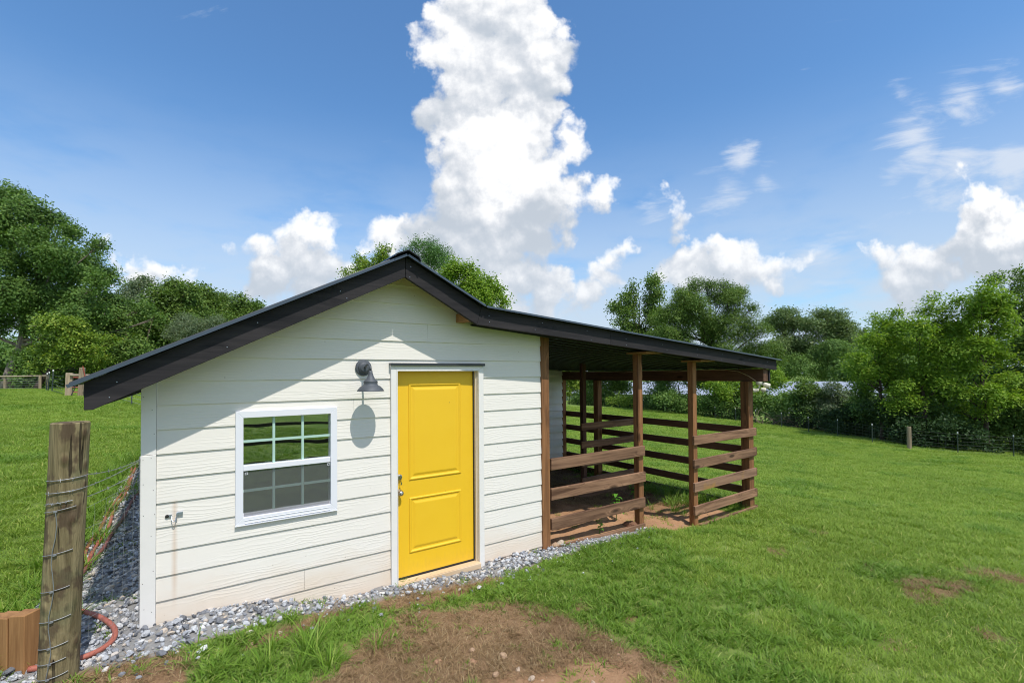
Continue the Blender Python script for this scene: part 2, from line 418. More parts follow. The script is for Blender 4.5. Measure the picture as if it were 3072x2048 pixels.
def old_post_mat():
    m, nt, b = mat('weathered_post')
    c = coords(nt)
    g = noise(nt, vm(nt, 'MULTIPLY', c, (16, 16, 1.2)), 1.0, 5, 0.65, 0.8)
    g2 = noise(nt, vm(nt, 'MULTIPLY', c, (90, 90, 3)), 1.0, 3, 0.6)
    st = noise(nt, vm(nt, 'MULTIPLY', c, (7, 7, 4)), 1.0, 4, 0.6)
    kn = voro(nt, vm(nt, 'MULTIPLY', c, (9, 9, 5.5)), 1.0)
    col = mix(nt, ((g - 0.5) * 2.2 + 0.5 + (g2 - 0.5) * 0.9).sat(), (0.105, 0.080, 0.040), (0.37, 0.30, 0.165))
    col = mix(nt, st.step(0.53, 0.62) * 0.75, col, (0.085, 0.055, 0.038))
    col = mix(nt, noise(nt, c, 5.0, 3).step(0.52, 0.7) * 0.45, col, (0.17, 0.18, 0.095))
    col = mix(nt, kn.step(0.22, 0.07) * 0.75, col, (0.10, 0.062, 0.038))
    crack = noise(nt, vm(nt, 'MULTIPLY', c, (34, 34, 0.8)), 1.0, 1, 0.4).step(0.63, 0.66)
    col = mix(nt, crack * 0.8, col, (0.035, 0.026, 0.018))
    setc(nt, b, 'Base Color', col); setc(nt, b, 'Roughness', 0.85); b.inputs['Specular IOR Level'].default_value = 0.15
    bump(nt, b, g * 0.8 + g2 * 0.4 - crack * 0.8 + kn.step(0.3, 0.05) * 0.5, 0.9, 0.02)
    return m

M = {}
M['siding'] = siding_mat()
M['trim'] = plain('white_trim_paint', (0.80, 0.775, 0.745), 0.5, var=0.05, nscale=9, bmp=0.12, bscale=40)
M['vinyl'] = plain('white_vinyl', (0.78, 0.785, 0.84), 0.35, var=0.03, nscale=4)
M['muntin'] = plain('muntin_white', (0.42, 0.60, 0.52), 0.45, var=0.03)
m, nt, b = mat('yellow_door_paint')
p = geopos(nt); n1 = noise(nt, p, 2.6, 4, 0.6); n2 = noise(nt, vm(nt, 'MULTIPLY', p, (30, 30, 7)), 1.0, 4, 0.65)
pz = sepxyz(nt, p)[2]
col = mix(nt, n1, (0.815, 0.495, 0.021), (0.87, 0.555, 0.027))
col = mix(nt, ((pz * -3.2 + 0.62 + (n2 - 0.5) * 1.3).sat()) * 0.35, col, (0.50, 0.31, 0.09))
col = mix(nt, voro(nt, p, 5.0).step(0.035, 0.02) * 0.6, col, (0.22, 0.15, 0.05))
setc(nt, b, 'Base Color', col); setc(nt, b, 'Roughness', (n2 - 0.5) * 0.35 + 0.42); b.inputs['Specular IOR Level'].default_value = 0.4
bump(nt, b, n2 * 0.5 + noise(nt, p, 120.0, 3) * 0.5, 0.10, 0.003)
M['yellow'] = m
M['sill'] = wood('threshold_wood', 0, (0.50, 0.36, 0.22), (0.66, 0.52, 0.36), 0.7, 0.6, False)
M['jamb'] = plain('jamb_paint', (0.66, 0.56, 0.42), 0.55, var=0.10, nscale=5)
M['fascia'] = wood('charcoal_stain', 0, (0.014, 0.0135, 0.016), (0.042, 0.037, 0.039), 0.7, 0.7, True, 0.35, 0.18)
M['fascia_y'] = wood('charcoal_stain_along', 1, (0.016, 0.0155, 0.018), (0.044, 0.039, 0.041), 0.7, 0.7, True, 0.35, 0.18)
M['metal_roof'] = plain('black_roof_metal', (0.030, 0.034, 0.040), 0.34, 0.0, 0.15, 3.0, spec=0.6)
M['edge'] = plain('edge_metal', (0.065, 0.088, 0.12), 0.32, 0.3, 0.1, 3.0, spec=0.7)
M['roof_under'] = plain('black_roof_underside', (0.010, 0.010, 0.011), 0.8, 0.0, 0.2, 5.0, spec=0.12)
M['rail_x'] = wood('brown_rail', 0, (0.085, 0.041, 0.023), (0.35, 0.20, 0.118), 0.72)
M['rail_w'] = wood('brown_rail_worn', 0, (0.090, 0.047, 0.029), (0.32, 0.19, 0.12), 0.72, wear=(0.36, 0.20, 0.055))
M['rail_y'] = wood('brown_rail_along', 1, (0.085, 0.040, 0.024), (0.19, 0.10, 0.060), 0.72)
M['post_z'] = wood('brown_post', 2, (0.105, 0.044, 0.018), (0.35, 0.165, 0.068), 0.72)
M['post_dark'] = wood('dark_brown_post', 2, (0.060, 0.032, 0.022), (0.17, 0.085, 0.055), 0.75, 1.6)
M['cap'] = wood('orange_plate', 0, (0.28, 0.13, 0.05), (0.46, 0.24, 0.10), 0.7)
M['new_wood'] = wood('fresh_timber', 2, (0.20, 0.092, 0.034), (0.44, 0.235, 0.098), 0.75)
M['oldpost'] = old_post_mat()
M['greypost'] = wood('grey_post', 2, (0.20, 0.15, 0.10), (0.40, 0.32, 0.22), 0.85)
M['greyrail'] = wood('grey_rail', 0, (0.24, 0.20, 0.14), (0.42, 0.36, 0.26), 0.85)
M['fencedark'] = wood('dark_plank', 0, (0.035, 0.026, 0.022), (0.080, 0.058, 0.045), 0.8)
M['wire'] = plain('galvanised_wire', (0.30, 0.31, 0.32), 0.6, 0.5, 0.2, 30)
M['tpost'] = plain('green_steel', (0.055, 0.075, 0.06), 0.6, 0.1, 0.2, 8)
M['tposttip'] = plain('white_tip', (0.75, 0.75, 0.72), 0.6)
M['redmetal'] = plain('red_gate_paint', (0.36, 0.075, 0.05), 0.55, 0.0, 0.2, 6)
M['hose'] = plain('brick_red_rubber', (0.40, 0.125, 0.085), 0.55, 0.0, 0.22, 12, 0.2, 80)
M['hose_dark'] = plain('maroon_rubber', (0.20, 0.070, 0.060), 0.55, 0.0, 0.2, 12, 0.2, 80)
M['lamp'] = plain('charcoal_cast_metal', (0.085, 0.095, 0.112), 0.6, 0.15, 0.25, 25, 0.25, 160)
M['steel'] = plain('satin_nickel', (0.55, 0.51, 0.45), 0.28, 1.0, 0.08, 20)
M['zinc'] = plain('zinc_plate', (0.42, 0.47, 0.55), 0.42, 0.8, 0.15, 20)
M['flood'] = plain('cream_plastic', (0.66, 0.62, 0.50), 0.5, 0.0, 0.06, 6)
M['black'] = plain('black_rubber', (0.02, 0.02, 0.02), 0.6)
M['dark_in'] = plain('bare_sheathing', (0.10, 0.085, 0.07), 0.9)
M['glass'] = glass_mat()
M['screen'] = screen_mat()
M['ground'] = ground_mat()
M['gravel'] = stone_mat('crushed_granite', [(0.0, (0.13, 0.135, 0.15)), (0.25, (0.29, 0.30, 0.33)), (0.5, (0.46, 0.475, 0.51)), (0.8, (0.70, 0.71, 0.73)), (0.93, (0.64, 0.53, 0.42)), (1.0, (0.82, 0.82, 0.82))])
M['pebble'] = stone_mat('red_clay_pebble', [(0.0, (0.24, 0.12, 0.07)), (0.5, (0.42, 0.25, 0.15)), (0.85, (0.56, 0.42, 0.30)), (1.0, (0.72, 0.68, 0.62))])
M['quartz'] = stone_mat('tan_fieldstone', [(0.0, (0.38, 0.21, 0.12)), (0.6, (0.50, 0.34, 0.22)), (1.0, (0.62, 0.53, 0.43))])
M['bark_grey'] = bark('grey_bark', (0.07, 0.055, 0.045), (0.24, 0.20, 0.17))
M['bark_pink'] = bark('pale_bark', (0.13, 0.10, 0.085), (0.36, 0.30, 0.26))
M['bark_dark'] = bark('dark_bark', (0.035, 0.027, 0.020), (0.12, 0.095, 0.075))
M['leaf_deep'] = leafmat('leaf_deep_green', (0.034, 0.070, 0.018), (0.092, 0.150, 0.036), (0.135, 0.18, 0.04))
M['leaf_mid'] = leafmat('leaf_mid_green', (0.034, 0.068, 0.015), (0.092, 0.140, 0.030), (0.15, 0.18, 0.04))
M['leaf_olive'] = leafmat('leaf_olive', (0.040, 0.068, 0.024), (0.105, 0.145, 0.050), (0.15, 0.16, 0.07))
M['leaf_yellow'] = leafmat('leaf_yellow_green', (0.050, 0.100, 0.016), (0.140, 0.19, 0.028), (0.26, 0.26, 0.04))
M['leaf_bright'] = leafmat('leaf_bright_green', (0.042, 0.090, 0.012), (0.145, 0.215, 0.026), (0.23, 0.27, 0.035), 0.40)
M['leaf_grey'] = leafmat('leaf_grey_green', (0.045, 0.072, 0.040), (0.115, 0.145, 0.080), (0.16, 0.16, 0.10))
M['leaf_shaded'] = leafmat('leaf_shade_painted', (0.012, 0.026, 0.009), (0.030, 0.055, 0.018), (0.05, 0.08, 0.025), 0.15)  # shade of the crowns put into the colour of the undergrowth leaves
M['needle'] = leafmat('pine_needle', (0.030, 0.070, 0.022), (0.085, 0.155, 0.045), None, 0.2)
M['grass_a'] = leafmat('grass_blade', (0.086, 0.146, 0.022), (0.192, 0.264, 0.045), (0.40, 0.36, 0.14), 0.36, 0.5, 0.14, 1.62)
M['grass_b'] = leafmat('crab_grass_blade', (0.076, 0.152, 0.018), (0.170, 0.270, 0.038), (0.32, 0.34, 0.11), 0.36, 0.45, 0.2, 1.35)
M['grass_dry'] = leafmat('dry_grass_blade', (0.12, 0.070, 0.038), (0.40, 0.28, 0.155), (0.52, 0.43, 0.27), 0.25, 0.7, 0.15, 1.1)
M['weed'] = leafmat('weed_leaf', (0.050, 0.150, 0.018), (0.10, 0.25, 0.034), None, 0.4)
M['twig'] = bark('bare_twig', (0.10, 0.07, 0.05), (0.28, 0.22, 0.16))
M['barn_roof'] = plain('galvanised_sheet', (0.40, 0.43, 0.48), 0.45, 0.25, 0.18, 0.7)
M['barn_wall'] = plain('weathered_wall', (0.30, 0.31, 0.31), 0.8, 0.0, 0.2, 0.8)

# ------------------------------------------------------------------ mesh helpers
class MB:
    def __init__(s): s.v, s.f = [], []
    def add(s, vs, fs):
        o = len(s.v); s.v += [tuple(p) for p in vs]; s.f += [tuple(i + o for i in f) for f in fs]; return s
    def box(s, x0, x1, y0, y1, z0, z1):
        return s.add([(x0, y0, z0), (x1, y0, z0), (x1, y1, z0), (x0, y1, z0), (x0, y0, z1), (x1, y0, z1), (x1, y1, z1), (x0, y1, z1)],
                     [(0, 3, 2, 1), (4, 5, 6, 7), (0, 1, 5, 4), (1, 2, 6, 5), (2, 3, 7, 6), (3, 0, 4, 7)])
    def loft(s, ringA, ringB):
        """closed solid between two equal rings"""
        n = len(ringA)
        return s.add(list(ringA) + list(ringB), [tuple(range(n))[::-1], tuple(range(n, 2 * n))] + [(i, (i + 1) % n, n + (i + 1) % n, n + i) for i in range(n)])
    def prism_y(s, poly, y0, y1):
        return s.loft([(x, y0, z) for x, z in poly], [(x, y1, z) for x, z in poly])
    def bar(s, p, q, w, h, up=(0, 0, 1)):
        p, q = Vector(p), Vector(q); d = (q - p).normalized(); u = Vector(up); r = d.cross(u)
        if r.length < 1e-4: r = d.cross(Vector((1, 0, 0)))
        r.normalize(); u = r.cross(d)
        ring = lambda c: [c - r * w / 2 - u * h / 2, c + r * w / 2 - u * h / 2, c + r * w / 2 + u * h / 2, c - r * w / 2 + u * h / 2]
        return s.loft(ring(p), ring(q))
    def tube(s, pts, rad, n=6, cap=True):
        pts = [Vector(p) for p in pts]; m = len(pts)
        rads = rad if hasattr(rad, '__len__') else [rad] * m
        rings = []; ref = None
        for i, p in enumerate(pts):
            t = (pts[min(i + 1, m - 1)] - pts[max(i - 1, 0)]).normalized()
            if ref is None:
                ref = t.cross(Vector((0, 0, 1)))
                if ref.length < 0.05: ref = t.cross(Vector((1, 0, 0)))
            ref = (ref - t * ref.dot(t)).normalized(); b = t.cross(ref)
            rings.append([p + (ref * math.cos(2 * math.pi * k / n) + b * math.sin(2 * math.pi * k / n)) * rads[i] for k in range(n)])
        o = len(s.v); s.v += [tuple(q) for r in rings for q in r]
        for i in range(m - 1):
            for k in range(n):
                s.f.append((o + i * n + k, o + i * n + (k + 1) % n, o + (i + 1) * n + (k + 1) % n, o + (i + 1) * n + k))
        if cap:
            s.f.append(tuple(o + k for k in range(n))[::-1]); s.f.append(tuple(o + (m - 1) * n + k for k in range(n)))
        return s
    def lathe(s, prof, centre, n=24, axis='z'):
        cx, cy, cz = centre; o = len(s.v); m = len(prof)
        for r, h in prof:
            for k in range(n):
                a = 2 * math.pi * k / n; c, d = r * math.cos(a), r * math.sin(a)
                s.v.append((cx + c, cy + d, cz + h) if axis == 'z' else (cx + c, cy - h, cz + d))
        for i in range(m - 1):
            for k in range(n):
                s.f.append((o + i * n + k, o + i * n + (k + 1) % n, o + (i + 1) * n + (k + 1) % n, o + (i + 1) * n + k))
        s.f.append(tuple(o + k for k in range(n))[::-1]); s.f.append(tuple(o + (m - 1) * n + k for k in range(n)))
        return s
    def mesh(s, name, m, bevel=0.0, smooth=False):
        me = bpy.data.meshes.new(name); me.from_pydata(s.v, [], s.f)
        bm = bmesh.new(); bm.from_mesh(me)
        bmesh.ops.recalc_face_normals(bm, faces=bm.faces)
        if bevel: bmesh.ops.bevel(bm, geom=list(bm.edges), offset=bevel, segments=1, profile=0.5, affect='EDGES', clamp_overlap=True)
        bm.to_mesh(me); bm.free()
        if smooth:
            me.polygons.foreach_set('use_smooth', [True] * len(me.polygons))
        if m: me.materials.append(m)
        return me

def link(name, me, parent=None, loc=None):
    o = bpy.data.objects.new(name, me); COL.objects.link(o)
    if parent is not None:
        o.parent = parent
        w = parent
        off = Vector((0, 0, 0))
        while w is not None:
            off += w.location; w = w.parent
        o.location = (Vector(loc) if loc else Vector((0, 0, 0))) - off
    elif loc: o.location = loc
    return o
def part(name, mb, m, parent, bevel=0.0, smooth=False, label=None):
    o = link(name, mb.mesh(name, m, bevel, smooth), parent)
    if label: o['label'] = label
    return o
def tag(o, label=None, cat=None, group=None, kind=None):
    if label: o['label'] = label
    if cat: o['category'] = cat
    if group: o['group'] = group
    if kind: o['kind'] = kind
    return o
def thing(name, label, cat, loc, group=None):
    o = bpy.data.objects.new(name, None); o.empty_display_size = 0.2; COL.objects.link(o); o.location = loc
    return tag(o, label, cat, group)
def npmesh(name, V, F, m, tone=None, smooth=False):
    """mesh from arrays: V (n,3); F (k,3) or (k,4)"""
    V = np.asarray(V, np.float32); F = np.asarray(F, np.int32)
    me = bpy.data.meshes.new(name); k, c = F.shape
    me.vertices.add(len(V)); me.vertices.foreach_set('co', V.ravel())
    me.loops.add(k * c); me.loops.foreach_set('vertex_index', F.ravel())
    me.polygons.add(k); me.polygons.foreach_set('loop_start', np.arange(0, k * c, c, dtype=np.int32)); me.polygons.foreach_set('loop_total', np.full(k, c, np.int32))
    if smooth: me.polygons.foreach_set('use_smooth', np.ones(k, bool))
    me.update(calc_edges=True)
    if tone is not None:
        a = me.attributes.new('tone', 'FLOAT', 'POINT'); a.data.foreach_set('value', np.asarray(tone, np.float32))
    if m: me.materials.append(m)
    return me
# ------------------------------------------------------------------ ground
TC=np.array([
(1.385,0,.19),(1.7,0,.17),(2.3,0,.085),(2.76,0,.045),(3.3,0,.0),(4.35,0,-.03),(5.17,0,-.055),(7.0,0,-.17),(8.15,0,-.33),(9.93,0,-.37),
(8.2,2.5,-.42),(9.9,5,-.47),(7,2.5,-.33),(6,1.2,-.13),(5.6,3.8,-.30),
(1.0,0,.19),(1.0,5.8,.45),(.93,12,.55),(.2,1.,.22),(.3,3.0,.33),(-.6,1.5,.28),(-1.3,8.5,.62),(-.5,23.8,.80),(-2.4,19,.85),(-3.6,30.9,1.06),(-8.5,51,1.12),(-11.5,55,1.1),(-20,50,1.1),(-2.5,35,1.06),(-6,-4,.3),(-10,20,.9),(-25,10,1.0),(0,70,.9),(-30,90,.8),
(1.4,-1.2,.16),(2.5,-1.5,.05),(3.5,-1.5,-.02),(5,-1.5,-.1),(7,-1.5,-.25),(9,-2,-.40),(1.5,-4.5,.12),(4,-4.5,-.1),(8,-5,-.42),(0,-9,.2),(6,-10,-.3),(12,-6,-.7),(16,-2,-1.1),
(14,6,-.85),(12,12,-.75),(20,0,-1.35),(20,12,-1.35),(30,2,-2.2),(30,15,-2.1),(38,6,-2.62),(45,19,-2.65),(42,13,-2.7),(40.5,1.2,-2.9),(48,34,-2.4),(49.5,47.6,-2.45),(25,30,-1.3),(30,50,-1.6),(38,-12,-3.2),(25,-15,-2.2),(10,30,-.2),(10,60,0.2),(60,20,-4),(60,60,-3.5),(60,-20,-4.5),(80,100,-3),(0,-40,-.2),(40,-50,-3.5),(-40,-40,.5)],float)
def _tps(d): 
    return np.where(d>0,d*d*np.log(d+1e-12),0)
def tfit():
    # linear-kernel RBF (robust) + plane
    P=TC[:,:2]; n=len(P)
    D=np.hypot(P[:,None,0]-P[None,:,0],P[:,None,1]-P[None,:,1])
    A=np.zeros((n+3,n+3)); A[:n,:n]=-np.sqrt(D*D+.6)-np.eye(n)*.02
    A[:n,n]=1;A[:n,n+1:]=P;A[n,:n]=1;A[n+1:,:n]=P.T
    return np.linalg.solve(A,np.r_[TC[:,2],0,0,0])
TW=tfit()
def HT(x,y):
    x=np.asarray(x,float);y=np.asarray(y,float); sh=x.shape
    x=x.ravel();y=y.ravel(); out=np.empty(len(x))
    for i in range(0,len(x),20000):
        a=x[i:i+20000];b=y[i:i+20000]
        D=(a[:,None]-TC[None,:,0])**2+(b[:,None]-TC[None,:,1])**2
        out[i:i+20000]=-np.sqrt(D+.6)@TW[:-3]+TW[-3]+TW[-2]*a+TW[-1]*b
    return out.reshape(sh)

def vnoise(x, y, seed=0):
    """smooth value noise on arrays, 0..1"""
    x = np.asarray(x, float); y = np.asarray(y, float)
    xi = np.floor(x).astype(np.int64); yi = np.floor(y).astype(np.int64); fx = x - xi; fy = y - yi
    fx = fx * fx * (3 - 2 * fx); fy = fy * fy * (3 - 2 * fy)
    def h(a, b):
        n = (a * 374761393 + b * 668265263 + seed * 1442695041) & 0xffffffff
        n = ((n ^ (n >> 13)) * 1274126177) & 0xffffffff
        return ((n ^ (n >> 16)) & 0xffff) / 65535.0
    return (h(xi, yi) * (1 - fx) + h(xi + 1, yi) * fx) * (1 - fy) + (h(xi, yi + 1) * (1 - fx) + h(xi + 1, yi + 1) * fx) * fy
def fbm(x, y, seed=0, o=4):
    s = 0; a = 0.5; t = 0
    for i in range(o):
        s = s + a * vnoise(x * 2 ** i, y * 2 ** i, seed + i); t += a; a *= 0.5
    return s / t
def sdpoly(x, y, poly):
    """signed distance to a polygon, positive inside"""
    x = np.asarray(x, float); y = np.asarray(y, float)
    d = np.full(x.shape, 1e9); ins = np.zeros(x.shape, bool); n = len(poly)
    for i in range(n):
        ax, ay = poly[i]; bx, by = poly[(i + 1) % n]
        ex, ey = bx - ax, by - ay
        t = np.clip(((x - ax) * ex + (y - ay) * ey) / (ex * ex + ey * ey + 1e-12), 0, 1)
        d = np.minimum(d, (x - ax - t * ex) ** 2 + (y - ay - t * ey) ** 2)
        c = ((ay > y) != (by > y)) & (x < (bx - ax) * (y - ay) / (by - ay + 1e-12) + ax)
        ins ^= c
    d = np.sqrt(d); return np.where(ins, d, -d)
GRAVEL = [(0.80, -0.62), (1.05, -0.45), (1.35, -0.47), (1.6, -0.49), (2.0, -0.38), (2.34, -0.27), (2.92, -0.19), (3.3, -0.27), (3.6, -0.36), (4.42, -0.36), (4.7, -0.33), (5.2, -0.27), (5.9, -0.22), (6.5, -0.16), (7.1, -0.05), (7.0, 0.0), (5.25, 0.02), (1.42, 0.05), (1.42, 8.0), (0.96, 8.0), (0.90, 5.9), (0.80, 4.0), (0.78, 2.5), (0.72, 1.2), (0.66, 0.3)]
BROWN = [(2.72, -0.80), (3.15, -0.58), (3.62, -0.80), (3.93, -0.80), (4.24, -1.18), (4.34, -1.44), (4.40, -1.78), (4.50, -2.1), (4.3, -2.7), (3.0, -2.6), (2.2, -1.5), (2.45, -1.20)]
CLAY = [(3.3, -1.66), (3.9, -1.80), (4.1, -1.72), (4.30, -1.78), (4.44, -2.05), (4.4, -2.8), (2.6, -2.4), (2.9, -1.72)]
STRIP = [(1.9, -0.60), (2.3, -0.42), (2.7, -0.16), (3.4, -0.24), (3.6, -0.30), (4.4, -0.34), (4.3, -0.48), (3.6, -0.60), (3.2, -0.52), (2.8, -0.30), (2.4, -0.55), (2.0, -0.70)]
CORNER = [(0.6, -0.7), (1.1, -0.42), (1.55, -0.5), (1.75, -0.55), (1.62, -0.95), (1.1, -1.2), (0.3, -1.0)]
PEN = [(5.25, 0.0), (7.1, -0.08), (7.6, -0.12), (8.15, -0.05), (9.9, 0.0), (9.95, 5.1), (5.25, 5.1)]
SHED = [(1.40, 0.0), (5.25, 0.0), (5.25, 9.0), (1.40, 9.0)]
def ss(a, b, x):
    t = np.clip((x - a) / (b - a), 0, 1); return t * t * (3 - 2 * t)
def covers(x, y):
    """lawn, gravel, clay, pen, thatch weights at ground points"""
    w = (fbm(x * 3.1, y * 3.1, 5) - 0.5) * 0.34; w2 = (fbm(x * 11, y * 11, 9) - 0.5) * 0.14
    grav = ss(-0.03, 0.03, sdpoly(x, y, GRAVEL) + w2 * 0.7)
    brown = ss(-0.10, 0.12, sdpoly(x, y, BROWN) + w * 1.1 + w2 * 1.6 + .02)
    strip = ss(-0.03, 0.06, sdpoly(x, y, STRIP) + w * 0.4 + w2 * 0.5)
    corner = ss(-0.05, 0.05, sdpoly(x, y, CORNER) + w * 0.5)
    clay = ss(-0.05, 0.25, sdpoly(x, y, CLAY) + w * 1.3) * 0.85
    pen = ss(-0.03, 0.05, sdpoly(x, y, PEN) + w2 * 0.6)
    shed = ss(-0.02, 0.02, sdpoly(x, y, SHED))
    bare = np.zeros_like(x)
    for cx, cy, r in ((4.85, -1.62, 0.24), (4.6, -1.3, 0.16), (8.5, -2.2, 0.3), (8.8, -2.8, 0.95), (8.2, -2.75, 0.5), (9.8, -3.1, 0.8), (9.5, -1.2, 0.4), (8.1, -1.3, 0.4), (-2.38, 19.05, 0.6), (-9.0, 50.5, 0.8), (7.6, -3.4, 0.3), (6.5, -3.0, 0.25)):
        bare = np.maximum(bare, ss(0.9, 0.25, np.hypot((x - cx) / r, (y - cy) / (r * 0.55)) + w * 3.4 + w2 * 4) * 0.60)
    pit = ss(0.0, 0.4, sdpoly(x, y, PEN)); penclay = pen * ss(2.2, 0.6, y + w * 3 + (x - 7) * 0.12)
    # grass creeps back in along the far side of the pen
    ing = pen * np.maximum(ss(9.0, 9.75, x + w * 1.5), 0.55 * ss(0.62, 0.72, fbm(x * 2.2, y * 2.2, 31)) * ss(7.4, 8.6, x)) * ss(5, 3.6, y)
    lawn = (1 - grav) * (1 - np.maximum(brown, strip * 0.85)) * (1 - corner * 0.8) * (1 - pen) * (1 - shed) * (1 - bare)
    lawn = np.maximum(lawn, ing * 0.8)
    thatch = np.clip(np.maximum.reduce([brown, strip, corner * 0.6, bare * 0.8]) - clay * 0.75, 0, 1)
    cl = np.clip(np.maximum(clay, penclay), 0, 1)
    return lawn, grav, cl, pen * (1 - penclay), thatch
def ground_z(x, y):
    x = np.asarray(x, float); y = np.asarray(y, float)
    z = HT(x, y)
    near = np.exp(-((x - 5) ** 2 + (y - 0) ** 2) / 300.0)
    z = z + (fbm(x * 1.3, y * 1.3, 2) - 0.5) * 0.05 * near + (fbm(x * 0.25, y * 0.25, 4) - 0.5) * 0.25 * ss(8, 25, np.hypot(x - 4, y))
    pen = ss(0.05, 0.4, sdpoly(x, y, PEN))
    z = z + pen * ((fbm(x * 2.1, y * 2.1, 12) - 0.42) * 0.20 + 0.10 * np.exp(-((x - 6.6) ** 2 / 1.2 + (y - 1.5) ** 2 / 0.5)) + 0.05 * np.exp(-((x - 6.2) ** 2 / 0.9 + (y - 0.35) ** 2 / 0.03)))
    z = z + ss(-0.05, 0.05, sdpoly(x, y, GRAVEL)) * 0.012
    z = z - 0.045 * ss(.68, .40, np.abs(x - 3.83)) * np.exp(-((y + .05) / .16) ** 2)      # trodden hollow before the threshold
    return z
def gz(x, y): return float(ground_z(np.array([x]), np.array([y]))[0])
def axis_pts(lo, hi, dlo, dhi, step, grow=1.13):
    a = list(np.arange(dlo, dhi + 1e-6, step)); s = step; p = dhi
    while p < hi: s *= grow; p += s; a.append(min(p, hi))
    s = step; p = dlo; b = []
    while p > lo: s *= grow; p -= s; b.append(max(p, lo))
    return np.array(b[::-1] + a)
def build_ground():
    xs = axis_pts(-900, 1100, 0.3, 10.6, 0.045); ys = axis_pts(-700, 1300, -3.6, 3.2, 0.045)
    gx, gy = np.meshgrid(xs, ys); x = gx.ravel(); y = gy.ravel()
    z = ground_z(x, y)
    far = np.hypot(x, y); z = np.where(far > 140, np.clip(z, -9, 3) * np.exp(-(far - 140).clip(0) / 300) - 2 * (1 - np.exp(-(far - 140).clip(0) / 300)), z)
    l, g, c, p, t = covers(x, y)
    rough = ((fbm(x * 14, y * 14, 21) - 0.5) * 0.022 + (fbm(x * 5, y * 5, 22) - 0.5) * 0.03) * np.clip(1 - l, 0, 1) * (far < 14)
    z = z + rough
    nx, ny = len(xs), len(ys)
    i = np.arange(ny - 1)[:, None] * nx + np.arange(nx - 1)[None, :]
    F = np.stack([i, i + 1, i + nx + 1, i + nx], -1).reshape(-1, 4)
    me = npmesh('ground', np.stack([x, y, z], 1), F, M['ground'], smooth=True)
    for n, a in (('lawn', l), ('gravel', g), ('clay', c), ('pen', p), ('thatch', t)):
        at = me.attributes.new(n, 'FLOAT', 'POINT'); at.data.foreach_set('value', a.astype(np.float32))
    o = link('ground', me); tag(o, 'grassy slope with bare clay and brown thatch before the shed', kind='structure')
build_ground()
# ------------------------------------------------------------------ the shed with its lean-to pen
shed = thing('shed', 'white lap-sided shed with yellow door and open brown lean-to pen', 'shed', (3.3, 2.5, 0))
def fasc_bot(x):
    if x <= 3.339: return 1.832 + (x - 1.128) * 0.5098
    if x <= 4.107: return 2.959 - (x - 3.339) * 0.5208
    return 2.559 - (x - 4.107) * 0.0778
def roof_line(x):      # underside of the sheets
    if x <= 3.339: return 2.020 + (x - 1.108) * 0.5052
    if x <= 4.164: return 3.147 - (x - 3.339) * 0.4873
    return 2.745 - (x - 4.164) * 0.0793
BACK = 8.2
# -- lap boards of the front wall: each course cut round the window and the door, following the gable
WIN = (1.993, 2.794, 0.834, 1.761); DOOR = (3.300, 4.350, -0.6, 2.152)
JOINTS = {3: 2.95, 11: 2.52, -1: 3.7}
def clipx(z, x0, x1):
    """x-span of the wall under the roof at height z"""
    lo, hi = x0, x1
    while lo < hi and roof_line(lo) < z: lo += 0.004
    while hi > lo and roof_line(hi) < z: hi -= 0.004
    return lo, hi
def lap_piece(mb, x0, x1, z0, z1, zb, ht):
    """slab of a lap board between x0,x1 and z0,z1; the board leans back towards its top edge"""
    fy = lambda z: 0.0 + 0.0135 * (z - zb) / ht
    pts = []
    a0, a1 = clipx(z0, x0, x1); b0, b1 = clipx(z1, x0, x1)
    if a1 - a0 < 0.02: return
    if b1 - b0 < 0.01: b0 = b1 = min(max(3.339, a0), a1); b0 -= 0.004; b1 += 0.004
    mb.loft([(a0, fy(z0), z0), (a1, fy(z0), z0), (b1, fy(z1), z1), (b0, fy(z1), z1)],
            [(a0, fy(z0) + .0125, z0), (a1, fy(z0) + .0125, z0), (b1, fy(z1) + .0085, z1), (b0, fy(z1) + .0085, z1)])
